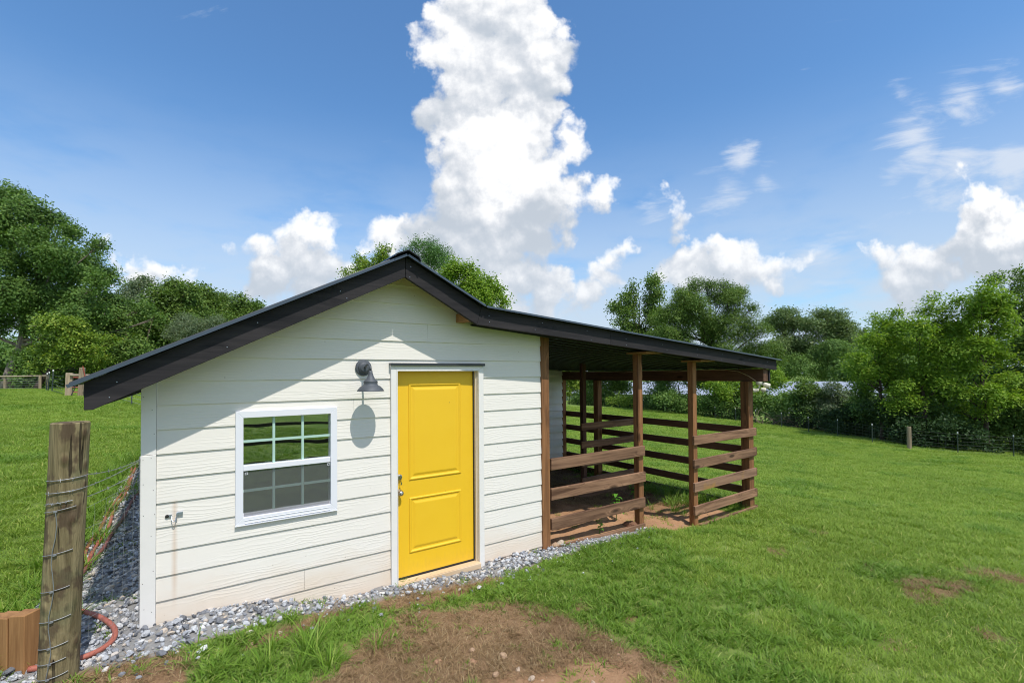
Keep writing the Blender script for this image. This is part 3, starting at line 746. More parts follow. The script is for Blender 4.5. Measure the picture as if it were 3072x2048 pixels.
def front_boards():
    for k in range(-5, 14):
        zb = 2.2 - k * 0.184; ht = 0.184 + 0.025; zt = zb + ht
        jit = random.uniform(-.0015, .0015); zb += jit
        segs = [(1.4795, 5.166)]
        if k in JOINTS: j = JOINTS[k]; segs = [(1.4795, j - .0008), (j + .0008, 5.166)]
        out = []
        for a, b in segs:
            # cut out the door
            if zb < DOOR[3]:
                if a < DOOR[0]: out.append((a, min(b, DOOR[0] - .0015)))
                if b > DOOR[1]: out.append((max(a, DOOR[1] + .0015), b))
            else: out.append((a, b))
        for a, b in out:
            if b - a < 0.03: continue
            mb = MB()
            if a < WIN[1] and b > WIN[0] and zb < WIN[3] - .012 and zt > WIN[2] + .012:
                wz0, wz1 = max(zb, WIN[2] + .012), min(zt, WIN[3] - .012)
                if a < WIN[0] + .012: lap_piece(mb, a, WIN[0] + .012, zb, zt, zb, ht)
                if b > WIN[1] - .012: lap_piece(mb, WIN[1] - .012, b, zb, zt, zb, ht)
                x0, x1 = max(a, WIN[0] + .012), min(b, WIN[1] - .012)
                if wz0 - zb > .005: lap_piece(mb, x0, x1, zb, wz0, zb, ht)
                if zt - wz1 > .005: lap_piece(mb, x0, x1, wz1, zt, zb, ht)
                if wz0 - zb <= .005 and zt - wz1 <= .005 and a < WIN[0] and b > WIN[1]:
                    mb = MB(); lap_piece(mb, a, WIN[0] + .012, zb, zt, zb, ht); part('siding_board', mb, M['siding'], shed)
                    mb = MB(); lap_piece(mb, WIN[1] - .012, b, zb, zt, zb, ht)
            elif zb < DOOR[3] < zt and False: pass
            else:
                # the course that meets the door head
                lap_piece(mb, a, b, zb, zt, zb, ht)
            if mb.v: part('siding_board', mb, M['siding'], shed)
    # strip over the door between its head and the next course
    mb = MB(); zb = 2.2 - 1 * 0.184
    lap_piece(mb, 3.2985, 4.3515, 2.1555, zb + .209, zb, .209)
    part('siding_board', mb, M['siding'], shed)
front_boards()
# corner board in two lengths
part('corner_board', MB().box(1.384, 1.478, -.014, .012, -.05, 1.462), M['trim'], shed, .0025)
part('corner_board', MB().box(1.386, 1.478, -.006, .014, 1.465, 2.155), M['trim'], shed, .002)
nl = MB()
for x, z in ((1.400, 1.43), (1.448, 1.44), (1.402, 1.25), (1.462, 1.20), (1.404, 1.02), (1.470, 1.02), (1.45, .86), (1.402, .52), (1.463, .60), (1.41, .33), (1.455, .30), (1.465, 1.62), (1.452, 1.80), (1.40, 1.9)):
    nl.lathe([(.0, 0), (.0026, 0), (.0026, .0012), (.0, .0012)], (x, -.0065 if z > 1.465 else -.0142, z), 6, 'y')
tag(part('nail_heads', nl, M['black'], shed), kind='stuff')
# left, right and inner faces of the body: lapped too, seen only from the side
for side, x, sg in (('left', 1.40, -1), ('right', 5.262, 1)):
    for k in range(-2, 13):
        zb = 2.2 - k * 0.184; zt = min(zb + .207, roof_line(x) - .01)
        if zt - zb < .03: continue
        y0 = 0.014 if sg < 0 else 0.095
        mb = MB().loft([(x + sg * .012, y0, zb), (x + sg * .012, BACK, zb), (x, BACK, zt), (x, y0, zt)], [(x - sg * .004, y0, zb), (x - sg * .004, BACK, zb), (x - sg * .012, BACK, zt), (x - sg * .012, y0, zt)])
        part('side_board', mb, M['siding'], shed)
part('wall_lining', MB().box(1.42, 1.47, .03, BACK, -.3, 2.12).box(5.19, 5.245, .1, BACK, -.3, 2.50).box(1.47, 5.19, BACK - .06, BACK, -.3, 2.5).box(1.48, 3.34, .03, .05, -.2, .80).box(1.48, 1.97, .03, .05, .80, 1.79).box(2.82, 3.30, .03, .05, .8, 1.79).box(1.48, 3.30, .03, .05, 1.79, 2.1).box(4.36, 5.19, .03, .05, -.2, 2.15).box(2.0, 5.19, .03, .05, 2.2, 2.38), M['dark_in'], shed)
part('floor_slab', MB().box(1.48, 5.18, .055, BACK - .07, -.3, -.012), M['dark_in'], shed)
# back room that closes the pen, with lapped front
for k in range(-1, 15):
    zb = 2.2 - k * 0.184; zt = zb + .207
    f = 5.0
    part('siding_board', MB().loft([(5.27, f - .034, zb), (9.80, f - .034, zb), (9.80, f + .011, zt), (5.27, f + .011, zt)], [(5.27, f - .022, zb), (9.80, f - .022, zb), (9.80, f + .023, zt), (5.27, f + .023, zt)]), M['siding'], shed)
part('wall_lining', MB().box(9.74, 9.79, 5.04, BACK, -.6, 2.16).box(5.3, 9.74, BACK - .06, BACK, -.6, 2.3), M['siding'], shed)
# -- window
def ring(mb, x0, x1, z0, z1, t, y0, y1):
    """mitred rectangular frame"""
    o = [(x0, z0), (x1, z0), (x1, z1), (x0, z1)]; i = [(x0 + t, z0 + t), (x1 - t, z0 + t), (x1 - t, z1 - t), (x0 + t, z1 - t)]
    for k in range(4):
        a, b = o[k], o[(k + 1) % 4]; c, d = i[(k + 1) % 4], i[k]
        mb.loft([(p[0], y0, p[1]) for p in (a, b, c, d)], [(p[0], y1, p[1]) for p in (a, b, c, d)])
    return mb
wf = part('window', ring(MB(), 1.993, 2.794, .834, 1.761, .0565, -.018, .05), M['vinyl'], shed, .0022, label='white six-over-six sash window with an insect screen')
part('meeting_rail', MB().box(2.0505, 2.7365, -.006, .035, 1.268, 1.312).box(2.0505, 2.7365, .035, .05, 1.262, 1.318), M['vinyl'], wf, .002)
part('sash_rail', MB().box(2.0505, 2.7365, .012, .04, .8915, .917), M['vinyl'], wf, .002)
part('bottom_track', MB().box(1.990, 2.797, -.024, .0, .826, .8335).box(2.06, 2.73, -.024, -.0185, .842, .846).box(2.06, 2.73, -.022, -.0185, .866, .869), M['vinyl'], wf, .001)
for zc in (1.508, 1.100):
    part('muntin', MB().box(2.0505, 2.7365, .018, .024, zc - .010, zc + .010), M['muntin'], wf)
    for xc in (2.279, 2.508):
        part('muntin', MB().box(xc - .010, xc + .010, .0175, .0245, (1.312 if zc > 1.3 else .917), (1.7045 if zc > 1.3 else 1.268)), M['muntin'], wf)
part('pane', MB().box(2.0505, 2.7365, .028, .031, 1.312, 1.7045), M['glass'], wf)
part('pane', MB().box(2.0505, 2.7365, .028, .031, .917, 1.268), M['glass'], wf)
part('insect_screen', MB().box(2.055, 2.732, .004, .0055, .895, 1.262), M['screen'], wf)
for xc, zc in ((2.062, 1.236), (2.712, 1.24)):
    part('screen_tab', ring(MB(), xc, xc + .022, zc, zc + .018, .003, .0, .003), M['vinyl'], wf)
for xc in (2.235, 2.505, 2.545): part('sash_lock', MB().box(xc - .02, xc + .02, .036, .05, 1.313, 1.328).box(xc - .008, xc + .012, .036, .05, 1.328, 1.335), M['muntin'], wf, .002)
# -- door
dr = part('door', MB().box(3.374, 4.262, .060, .104, .034, 2.086), M['yellow'], shed, .002, label='yellow two-panel door with nickel knob and deadbolt')
def panel(x0, x1, z0, z1):
    """pressed panel: raised bead, sunk cove, raised field"""
    mb = MB(); y = .060
    steps = [(0, 0.0), (.006, -.0045), (.014, -.0052), (.020, -.001), (.028, .0035), (.040, .0042), (.062, -.003), (.070, -.0036)]
    R = [[(x0 + t, y + d, z0 + t), (x1 - t, y + d, z0 + t), (x1 - t, y + d, z1 - t), (x0 + t, y + d, z1 - t)] for t, d in steps]
    vs = [p for r in R for p in r]; fs = []
    for i in range(len(R) - 1):
        for k in range(4): fs.append((i * 4 + k, i * 4 + (k + 1) % 4, i * 4 + 4 + (k + 1) % 4, i * 4 + 4 + k))
    n = (len(R) - 1) * 4; fs.append((n, n + 1, n + 2, n + 3))
    # behind the cove the slab must not show: lift everything a hair proud
    vs = [(a, b - .0052, c) for a, b, c in vs]
    mb.add(vs, fs)
    o = [(x0, y, z0), (x1, y, z0), (x1, y, z1), (x0, y, z1)]; o2 = [(a, y - .0052, c) for a, b, c in o]
    mb.add(o + o2, [(k, (k + 1) % 4, 4 + (k + 1) % 4, 4 + k) for k in range(4)])
    return mb
part('door_panel', panel(3.511, 4.103, .988, 1.960), M['yellow'], dr)
part('door_panel', panel(3.514, 4.104, .259, .812), M['yellow'], dr)
part('deadbolt', MB().lathe([(.0, 0), (.031, 0), (.031, .006), (.027, .016), (.019, .020), (.019, .026), (.0, .026)], (3.408, .060, 1.034), 20, 'y').box(3.405, 3.411, .018, .036, 1.026, 1.042), M['steel'], dr, smooth=False)
part('door_knob', MB().lathe([(.0, 0), (.032, 0), (.032, .005), (.014, .012), (.012, .03), (.022, .040), (.0275, .053), (.024, .066), (.012, .072), (.0, .073)], (3.408, .060, .882), 20, 'y'), M['steel'], dr, smooth=True)
part('key', MB().box(3.414, 3.417, .02, .030, .985, 1.030).box(3.411, 3.424, .022, .025, .960, .988).tube([(3.414, .02, 1.02), (3.420, .03, .99), (3.414, .04, .955)], .0012, 5), M['steel'], dr)
for zc in (.30, 1.06, 1.83): part('hinge', MB().box(4.262, 4.276, .052, .062, zc - .045, zc + .045), M['steel'], dr, .001)
# frame of the door: brick mould, jambs, head, threshold
tr = MB(); ring(tr, 3.300, 4.350, -.30, 2.152, .058, -.022, .012)
fr = part('door_frame', tr, M['trim'], shed, .0025)
b2 = MB().box(3.3575, 3.366, -.027, .02, -.1, 2.094).box(4.284, 4.2925, -.027, .02, -.1, 2.094).box(3.366, 4.284, -.027, .02, 2.086, 2.0945)
part('moulding', b2, M['trim'], fr, .002)
part('jamb', MB().box(3.352, 3.373, .0125, .12, -.2, 2.1).box(4.2635, 4.298, .0125, .12, -.2, 2.1).box(4.2765, 4.2845, .002, .0125, .03, 2.088).box(3.373, 4.2635, .0125, .12, 2.0875, 2.1), M['jamb'], fr, .002)
part('stop', MB().box(4.255, 4.2634, .045, .0585, .03, 2.0873), M['black'], fr)
part('threshold', MB().box(3.359, 4.291, -.045, .11, -.045, .012).box(3.359, 4.291, -.035, .05, .012, .018), M['sill'], fr, .004)
part('sweep', MB().box(3.376, 4.26, .056, .066, .018, .036), M['black'], dr)
part('drip_cap', MB().box(3.288, 4.358, -.042, .010, 2.1535, 2.166).box(3.288, 4.358, -.044, -.038, 2.140, 2.1535), M['metal_roof'], fr)
# -- latch hardware by the corner
hk = MB().lathe([(.0, 0), (.0125, 0), (.0125, .006), (.005, .008), (.0, .008)], (1.545, -.001, .989), 16, 'y')
hp = part('gate_hook', hk, M['black'], shed, label='small zinc gate hook and staple by the corner board')
part('strap', MB().box(1.556, 1.575, -.006, -.001, .978, .998), M['zinc'], hp)
pts = [(1.572 + .028 * (1 - math.cos(a)) * .5 + .0, -.006 - .022 * math.sin(a), .984 - .038 * math.sin(a * .9)) for a in np.linspace(0, math.pi, 9)]
part('wire_loop', MB().tube(pts, .003, 6), M['zinc'], hp)
part('bracket', MB().box(1.606, 1.644, -.012, -.001, .986, 1.012).box(1.602, 1.609, -.030, -.001, .982, 1.006), M['zinc'], hp, .001)
# -- roof sheets, each a ribbed length laid from ridge to eave
def sheet(xa, za, xb, zb, y0, y1, th=.004):
    """ribbed sheet: profile along y swept down the slope"""
    prof = []; y = y0; n = int(round((y1 - y0) / .2286))
    for i in range(n):
        c = y0 + (i + .5) * (y1 - y0) / n
        prof += [(c - .030, 0), (c - .016, .019), (c + .016, .019), (c + .030, 0)]
    prof = [(y0, 0)] + prof + [(y1, 0)]
    mb = MB(); o = 0
    nx, nz = -(zb - za), (xb - xa); L = math.hypot(nx, nz); nx /= L; nz /= L
    if nz < 0: nx, nz = -nx, -nz
    top = [(xa + nx * h, yy, za + nz * h) for yy, h in prof] + [(xb + nx * h, yy, zb + nz * h) for yy, h in prof]
    bot = [(xa + nx * (h - th), yy, za + nz * (h - th)) for yy, h in prof] + [(xb + nx * (h - th), yy, zb + nz * (h - th)) for yy, h in prof]
    m = len(prof); f = []
    for i in range(m - 1): f.append((i, i + 1, m + i + 1, m + i))
    mb.add(top, f); mb.add(bot, [t[::-1] for t in f])
    # close the four edges
    V = top + bot; q = 2 * m
    e = [(i, i + 1, q + i + 1, q + i) for i in range(m - 1)] + [(m + i, m + i + 1, q + m + i + 1, q + m + i) for i in range(m - 1)] + [(0, m, q + m, q), (m - 1, 2 * m - 1, q + 2 * m - 1, q + m - 1)]
    mb.add(V, e)
    return mb
YF = -.352
rows = [YF + i * .9144 for i in range(10)]
for i in range(9):
    y0, y1 = rows[i] + (.0008 if i else 0), rows[i + 1] - .0008
    part('roof_panel', sheet(1.035, 1.998, 3.330, 3.1575, y0, y1), M['metal_roof'], shed)
    part('roof_panel', sheet(3.348, 3.1575, 4.185, 2.7525, y0, y1), M['metal_roof'], shed)
    part('roof_panel', sheet(4.165, 2.7485, 10.245, 2.2660, y0, y1), M['metal_roof'], shed)
# rolled edge flashing at the front of the slopes
part('edge_trim', MB().bar((1.032, -.357, 1.990), (3.333, -.357, 3.155), .010, .022), M['edge'], shed)
part('edge_trim', MB().bar((3.345, -.357, 3.155), (3.80, -.357, 2.933), .010, .020), M['edge'], shed)
part('edge_trim', MB().bar((3.79, -.359, 2.935), (4.175, -.359, 2.750), .010, .020), M['edge'], shed)
part('edge_trim', MB().bar((4.19, -.357, 2.742), (10.245, -.357, 2.262), .010, .020), M['edge'], shed)
rc = MB()
prf = [(3.205, 3.128), (3.222, 3.150), (3.325, 3.197), (3.350, 3.197), (3.448, 3.150), (3.466, 3.110), (3.460, 3.106), (3.440, 3.142), (3.345, 3.189), (3.330, 3.189), (3.228, 3.142), (3.212, 3.124)]
for i in range(len(prf) // 2 - 1):
    a, b = prf[i], prf[i + 1]; c, d = prf[-2 - i], prf[-1 - i]
    rc.prism_y([a, b, c, d], -.385, rows[9])
part('ridge_cap', rc, M['metal_roof'], shed)
# fascia boards
G = .0022
part('fascia_board', MB().prism_y([(1.108, 1.832), (1.150, 1.832), (3.339 - G, 2.9585), (3.339 - G, 3.1475), (1.108, 2.012)], -.300, -.262), M['fascia'], shed, .002)
part('fascia_board', MB().prism_y([(3.339 + G, 2.9585), (4.106, 2.559), (4.163, 2.7415), (3.339 + G, 3.1475)], -.300, -.262), M['fascia'], shed, .002)
part('fascia_board', MB().prism_y([(4.1085, 2.5585), (6.05, 2.4077), (6.05, 2.5910), (4.1655, 2.7405)], -.300, -.262), M['fascia'], shed, .002)
part('fascia_board', MB().prism_y([(6.0525, 2.4075), (10.197, 2.085), (10.197, 2.2620), (6.0525, 2.5908)], -.300, -.262), M['fascia'], shed, .002)
part('eave_fascia', MB().box(1.108, 1.146, -.258, rows[9], 1.835, 2.005), M['fascia_y'], shed, .002)
part('eave_fascia', MB().box(10.012, 10.050, -.262, rows[9], 1.893, 2.095), M['fascia_y'], shed, .002)
fh = MB(); rq = random.Random(4)
for x in np.arange(1.3, 10.1, .72):
    for t in (.22, .70):
        xx = x + rq.uniform(-.12, .12); zb = fasc_bot(min(xx, 10.15)); zz = zb + t * .17 + rq.uniform(-.015, .015)
        if abs(xx - 3.339) > .03 and abs(xx - 4.11) > .06: fh.lathe([(.0, 0), (.0042, 0), (.0035, .0018), (.0, .0018)], (xx, -.3004, zz), 6, 'y')
tag(part('nail_heads', fh, M['zinc'], shed), kind='stuff')
# purlin ends and rafters under the sheets
part('purlin', MB().box(4.024, 4.112, -.258, .0, 2.600, 2.690), M['cap'], shed, .002)
part('ceiling_lining', MB().loft([(1.2, -.255, roof_line(1.2) - .01), (3.339, -.255, roof_line(3.339) - .012), (3.339, BACK, roof_line(3.339) - .012), (1.2, BACK, roof_line(1.2) - .01)], [(1.2, -.255, roof_line(1.2) - .025), (3.339, -.255, roof_line(3.339) - .027), (3.339, BACK, roof_line(3.339) - .027), (1.2, BACK, roof_line(1.2) - .025)])
     .loft([(3.3395, -.255, roof_line(3.339) - .012), (4.16, -.255, roof_line(4.16) - .012), (4.16, BACK, roof_line(4.16) - .012), (3.3395, BACK, roof_line(3.339) - .012)], [(3.3395, -.255, roof_line(3.339) - .027), (4.16, -.255, roof_line(4.16) - .027), (4.16, BACK, roof_line(4.16) - .027), (3.3395, BACK, roof_line(3.339) - .027)]), M['cap'], shed)
# black lining boards of the lean-to ceiling, with thin gaps between
yy = -.258; 
while yy < 4.98:
    y2 = min(yy + .226, 4.99)
    za, zb = roof_line(4.2) - .165, roof_line(9.95) - .165
    part('ceiling_board', MB().loft([(4.2, yy, za), (9.99, yy, zb), (9.99, y2, zb), (4.2, y2, za)], [(4.2, yy, za + .012), (9.99, yy, zb + .012), (9.99, y2, zb + .012), (4.2, y2, za + .012)]), M['roof_under'], shed, .003)
    part('ceiling_rib', MB().loft([(4.2, y2 - .001, za - .006), (9.84, y2 - .001, zb - .006), (9.84, y2 + .007, zb - .006), (4.2, y2 + .007, za - .006)], [(4.2, y2 - .001, za + .004), (9.84, y2 - .001, zb + .004), (9.84, y2 + .007, zb + .004), (4.2, y2 + .007, za + .004)]), M['edge'], shed)
    yy += .2286
# -- posts, beam and rails of the pen
part('post', MB().box(5.1685, 5.2835, -.016, .090, -.075, 2.50), M['post_z'], shed, .004)
part('post', MB().box(6.908, 7.003, .0, .095, gz(6.95, .05) - .05, 2.321), M['post_z'], shed, .004)
part('post', MB().box(8.189, 8.288, .0, .097, gz(8.2, .05) - .10, 2.220), M['post_z'], shed, .004)
part('post', MB().box(9.808, 9.957, .0, .150, gz(9.9, .05) - .10, 1.889), M['post_z'], shed, .004)
part('post_plate', MB().box(6.80, 7.16, -.24, .11, 2.3215, 2.343), M['cap'], shed, .002)
part('post_plate', MB().box(8.05, 8.42, -.24, .11, 2.2205, 2.242), M['cap'], shed, .002)
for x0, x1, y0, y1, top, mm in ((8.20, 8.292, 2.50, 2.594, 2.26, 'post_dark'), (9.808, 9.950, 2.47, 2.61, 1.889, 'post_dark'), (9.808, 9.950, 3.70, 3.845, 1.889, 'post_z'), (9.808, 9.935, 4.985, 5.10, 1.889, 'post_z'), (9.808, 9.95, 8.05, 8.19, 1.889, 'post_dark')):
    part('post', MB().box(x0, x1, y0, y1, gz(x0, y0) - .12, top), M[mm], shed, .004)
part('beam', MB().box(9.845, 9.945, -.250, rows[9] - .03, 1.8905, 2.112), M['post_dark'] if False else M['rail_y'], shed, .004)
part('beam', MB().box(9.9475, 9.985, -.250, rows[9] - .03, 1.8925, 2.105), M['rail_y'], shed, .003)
def rail(x0, x1, y0, y1, zl, zr, h, m, lab=None):
    """board from (x0|y0) to (x1|y1), top edge from zl to zr"""
    if x1 - x0 > y1 - y0: v = [(x0, y0, zl - h), (x1, y0, zr - h), (x1, y1, zr - h), (x0, y1, zl - h), (x0, y0, zl), (x1, y0, zr), (x1, y1, zr), (x0, y1, zl)]
    else: v = [(x0, y0, zl - h), (x1, y0, zl - h), (x1, y1, zr - h), (x0, y1, zr - h), (x0, y0, zl), (x1, y0, zl), (x1, y1, zr), (x0, y1, zr)]
    part('rail', MB().add(v, [(0, 3, 2, 1), (4, 5, 6, 7), (0, 1, 5, 4), (1, 2, 6, 5), (2, 3, 7, 6), (3, 0, 4, 7)]), M[m], shed, .004, label=lab)
for zl, zr in ((1.024, 1.027), (.664, .661), (.303, .303)):
    rail(5.287, 6.994 + random.uniform(-.006, .01), -.041, -.0015, zl, zr, .139, 'rail_x')
rail(5.30, 6.985, -.041, -.0015, -.038, -.063, .20, 'rail_x')
for i, (zl, zr) in enumerate(((1.065, 1.068), (.696, .714), (.335, .363), (-.023, .005))):
    rail(8.150, 9.967 + random.uniform(-.006, .006), -.041, -.0015, zl, zr, .140, 'rail_w' if i == 2 else 'rail_x', 'weathered rail with a worn ochre streak' if i == 2 else None)
rail(8.30, 9.99, -.041, -.0015, -.325, -.300, .14, 'rail_x')
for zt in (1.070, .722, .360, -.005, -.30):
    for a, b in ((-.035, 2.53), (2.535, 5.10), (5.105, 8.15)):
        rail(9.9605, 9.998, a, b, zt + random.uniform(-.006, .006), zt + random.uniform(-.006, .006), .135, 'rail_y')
for zt in (1.062, .700, .335, -.02):
    rail(8.125, 9.805, 2.455, 2.495, zt, zt + .01, .138, 'rail_x')
rail(7.9, 9.805, 2.46, 2.495, -.335, -.33, .14, 'rail_x')

# ------------------------------------------------------------------ lamps hung on the shed
wl = thing('wall_lamp', 'charcoal barn wall lamp with flared shade beside the yellow door', 'wall lamp', (3.037, -.002, 2.12))
part('wall_plate', MB().lathe([(.0, 0), (.072, 0), (.077, .006), (.070, .016), (.055, .020), (.050, .034), (.036, .046), (.0, .050)], (3.037, -.002, 2.120), 28, 'y'), M['lamp'], wl, smooth=False)
arm = [(3.037, -.05, 2.118), (3.037, -.085, 2.135), (3.037, -.125, 2.150), (3.042, -.160, 2.145), (3.046, -.180, 2.120), (3.046, -.187, 2.095)]
part('arm', MB().tube(arm, [.010, .010, .009, .009, .010, .012], 10), M['lamp'], wl, smooth=True)
part('lamp_shade', MB().lathe([(.0, .190), (.016, .188), (.018, .165), (.026, .140), (.040, .110), (.058, .094), (.064, .086), (.062, .082), (.061, .062), (.066, .056), (.086, .044), (.106, .024), (.118, .006), (.1205, .0), (.117, .0005), (.103, .021), (.083, .040), (.060, .052), (.0, .060)], (3.046, -.187, 1.903), 36), M['lamp'], wl, smooth=True)
part('screw', MB().lathe([(.0, 0), (.006, 0), (.005, .006), (.0, .008)], (3.010, -.040, 2.108), 8, 'y').lathe([(.0, 0), (.006, 0), (.005, .006), (.0, .008)], (3.066, -.040, 2.112), 8, 'y'), M['black'], wl)
fl = thing('floodlight', 'cream twin-head floodlight under the outer corner of the lean-to beam', 'floodlight', (9.86, -.17, 1.87))
part('base', MB().lathe([(.0, 0), (.055, 0), (.055, -.03), (.045, -.055), (.0, -.058)], (9.86, -.165, 1.888), 18), M['flood'], fl)
def head(c, d, r, L):
    d = Vector(d).normalized(); c = Vector(c); p = [c + d * t * L for t in (0, .15, .5, .85, 1.0)]
    return MB().tube(p, [r * .55, r * .8, r * .92, r, r * .98], 14)
part('lamp_head', head((9.86, -.16, 1.745), (-.35, .62, -.10), .040, .09).tube([(9.86, -.165, 1.84), (9.86, -.17, 1.79), (9.85, -.15, 1.752)], .014, 8), M['flood'], fl, smooth=False)
part('lamp_head', head((9.86, -.19, 1.755), (.25, -.5, -.12), .040, .08), M['flood'], fl)
part('lamp_head', head((9.90, -.21, 1.85), (.55, -.55, -.32), .042, .11).tube([(9.86, -.17, 1.85), (9.89, -.20, 1.853)], .014, 8), M['flood'], fl)
cb = [(9.838, 4.7, 2.09), (9.838, 3.6, 2.095), (9.838, 2.9, 2.07), (9.838, 2.2, 2.10), (9.838, 1.5, 2.08), (9.838, .9, 2.105), (9.838, .45, 2.098), (9.838, .2, 2.07), (9.838, .02, 1.99), (9.84, -.12, 1.90)]
part('cable', MB().tube(cb, .006, 5), M['sill'], fl, smooth=True)
# ------------------------------------------------------------------ wire fence that ends on the shed corner
wf_ = thing('wire_fence', 'thick weathered round post with barbed wire strung to the shed corner', 'fence', (1.01, -.43, gz(1.01, -.43)))
def round_post(p0, p1, r0, r1, n=28, wob=.05, seed=0):
    p0, p1 = Vector(p0), Vector(p1); mb = MB(); m = 16; rr = random.Random(seed); ph = rr.uniform(0, 9)
    rings = []
    for i in range(m + 1):
        t = i / m; c = p0.lerp(p1, t); r = r0 + (r1 - r0) * t
        rings.append([c + Vector((math.cos(a), math.sin(a), 0)) * r * (1 + wob * (math.sin(a * 2 + ph) * .35 + math.sin(a * 5 + t * 3 + ph) * .22 + .6 * (vnoise(np.array([a * 1.2 + 5]), np.array([t * 5.]), seed)[0] - .5))) for a in np.linspace(0, 2 * math.pi, n, endpoint=False)])
    vs = [tuple(v) for r in rings for v in r]; fs = []
    for i in range(m):
        for k in range(n): fs.append((i * n + k, i * n + (k + 1) % n, (i + 1) * n + (k + 1) % n, (i + 1) * n + k))
    top = [tuple(Vector(v) + (p1 - Vector(v)) * .06 + Vector((0, 0, .006))) for v in rings[-1]]
    o = len(vs); vs += top
    for k in range(n): fs.append((m * n + k, m * n + (k + 1) % n, o + (k + 1) % n, o + k))
    fs.append(tuple(o + k for k in range(n)))
    return mb.add(vs, fs)
PB, PT = Vector((1.012, -.432, .05)), Vector((1.078, -.520, 1.768))
part('post', round_post(PB, PT, .094, .0905, seed=3), M['oldpost'], wf_, smooth=False)
def axis_at(z): t = (z - PB.z) / (PT.z - PB.z); return PB.lerp(PT, t)
vd = Vector((axis_at(1).x - CAM.x, axis_at(1).y - CAM.y, 0)).normalized()
camang = math.atan2(-vd.y, -vd.x)
def band(z, a0, a1, rise, rad=.0021):
    pts = []
    for t in np.linspace(0, 1, 14):
        a = camang + a0 + (a1 - a0) * t; c = axis_at(z + rise * t)
        pts.append((c.x + math.cos(a) * .0975, c.y + math.sin(a) * .0975, z + rise * t))
    return pts
def barbs(mb, pts, step):
    for i in range(2, len(pts) - 1, step):
        p = Vector(pts[i])
        for k in range(2):
            d = Vector((random.uniform(-1, 1), random.uniform(-1, 1), random.uniform(-.9, .9))).normalized() * .013
            mb.bar(p - d, p + d, .0018, .0018)
CORN = lambda z: (1.384, -.016, z)
def strand(mb, z0, z1, rad, twist=True, sag=.01):
    c = axis_at(z0); a = camang + 1.25
    p = Vector((c.x + math.cos(a) * .097, c.y + math.sin(a) * .097, z0)); q = Vector(CORN(z1)); pts = []
    for t in np.linspace(0, 1, 18):
        v = p.lerp(q, t); v.z -= sag * 4 * t * (1 - t); pts.append(tuple(v))
    if twist:
        for ph in (0, math.pi):
            mb.tube([(x + .0022 * math.cos(i * 1.9 + ph), y, z + .0022 * math.sin(i * 1.9 + ph)) for i, (x, y, z) in enumerate(pts)], .0013, 5)
        barbs(mb, pts, 4)
    else: mb.tube(pts, rad, 5)
for i, (z, zc, wrap) in enumerate(((1.440, 1.441, (-1.35, 1.25)), (1.365, 1.432, (-1.4, 1.15)), (1.300, 1.357, (-1.35, .25)))):
    mb = MB(); b = band(z - .012, wrap[0], wrap[1], .018)
    mb.tube(b, .0026, 5); barbs(mb, b, 3); strand(mb, z + .004, zc, .0013, True, .012 if i else .02)
    part('barbed_wire', mb, M['wire'], wf_)
zs = [1.235, 1.105, .951, .804, .669, .52, .38]; zc = [1.288, 1.106, .951, .804, .669, .50, .36]
bz = [1.245, .985, .765, .585, .425, .33, .24]
for i in range(7):
    mb = MB(); mb.tube(band(bz[i] - .006, -1.35, .45 - .07 * (i % 3), .03), .0024, 5)
    # tie knot
    k = band(bz[i], -.55 + .1 * (i % 2), -.45, .004)[5]; mb.bar((k[0] - .008, k[1], k[2]), (k[0] + .008, k[1] - .004, k[2] + .004), .007, .007)
    strand(mb, zs[i], zc[i], .0009, False, .004)
    part('line_wire', mb, M['wire'], wf_)
mb = MB(); pts = []
for i, z in enumerate(np.linspace(1.245, .24, 14)):
    a = camang - .50 + .10 * math.sin(i * 1.3); c = axis_at(z); pts.append((c.x + math.cos(a) * .100, c.y + math.sin(a) * .100, z))
mb.tube(pts, .0022, 5); part('stay_wire', mb, M['wire'], wf_)
for k, t in enumerate((.13, .32, .50, .68, .86)):
    mb = MB(); c = axis_at(1.2); a = camang + 1.25
    top = Vector((c.x + math.cos(a) * .097, c.y + math.sin(a) * .097, zs[0])).lerp(Vector(CORN(zc[0])), t)
    c = axis_at(.35); bot = Vector((c.x + math.cos(a) * .097, c.y + math.sin(a) * .097, zs[-1])).lerp(Vector(CORN(zc[-1])), t)
    pts = [tuple(top.lerp(bot, s) + Vector((.004 * math.sin(s * 19 + k), .004 * math.cos(s * 15), 0))) for s in np.linspace(0, 1, 13)]
    mb.tube(pts, .0008, 5); part('stay_wire', mb, M['wire'], wf_)
mb = MB().tube([(1.380, -.020, z) for z in np.linspace(1.46, .28, 8)], .0018, 5); part('stay_wire', mb, M['wire'], wf_)

# short fresh timbers beside the post
for i, (x, y, z, ln) in enumerate(((.655, -.115, .545, 'leftmost of three fresh sawn timbers standing beside the round fence post'), (.742, -.178, .558, 'middle of three fresh sawn timbers standing beside the round fence post'), (.830, -.242, .572, 'fresh sawn timber standing against the round fence post'))):
    dv = Vector((.81, -.586, 0)); nv = Vector((.586, .81, 0)); c = Vector((x, y, 0)); h = .0500
    ring = [c - dv * h - nv * h, c + dv * h - nv * h, c + dv * h + nv * h, c - dv * h + nv * h]
    zb = gz(x, y) - .05
    o = link('timber', MB().loft([(p.x, p.y, zb) for p in ring], [(p.x, p.y, z + random.uniform(-.004, .004)) for p in ring]).mesh('timber', M['new_wood'], .004))
    o.location = (0, 0, 0); tag(o, ln, 'timber', 'fresh timbers by the fence post')

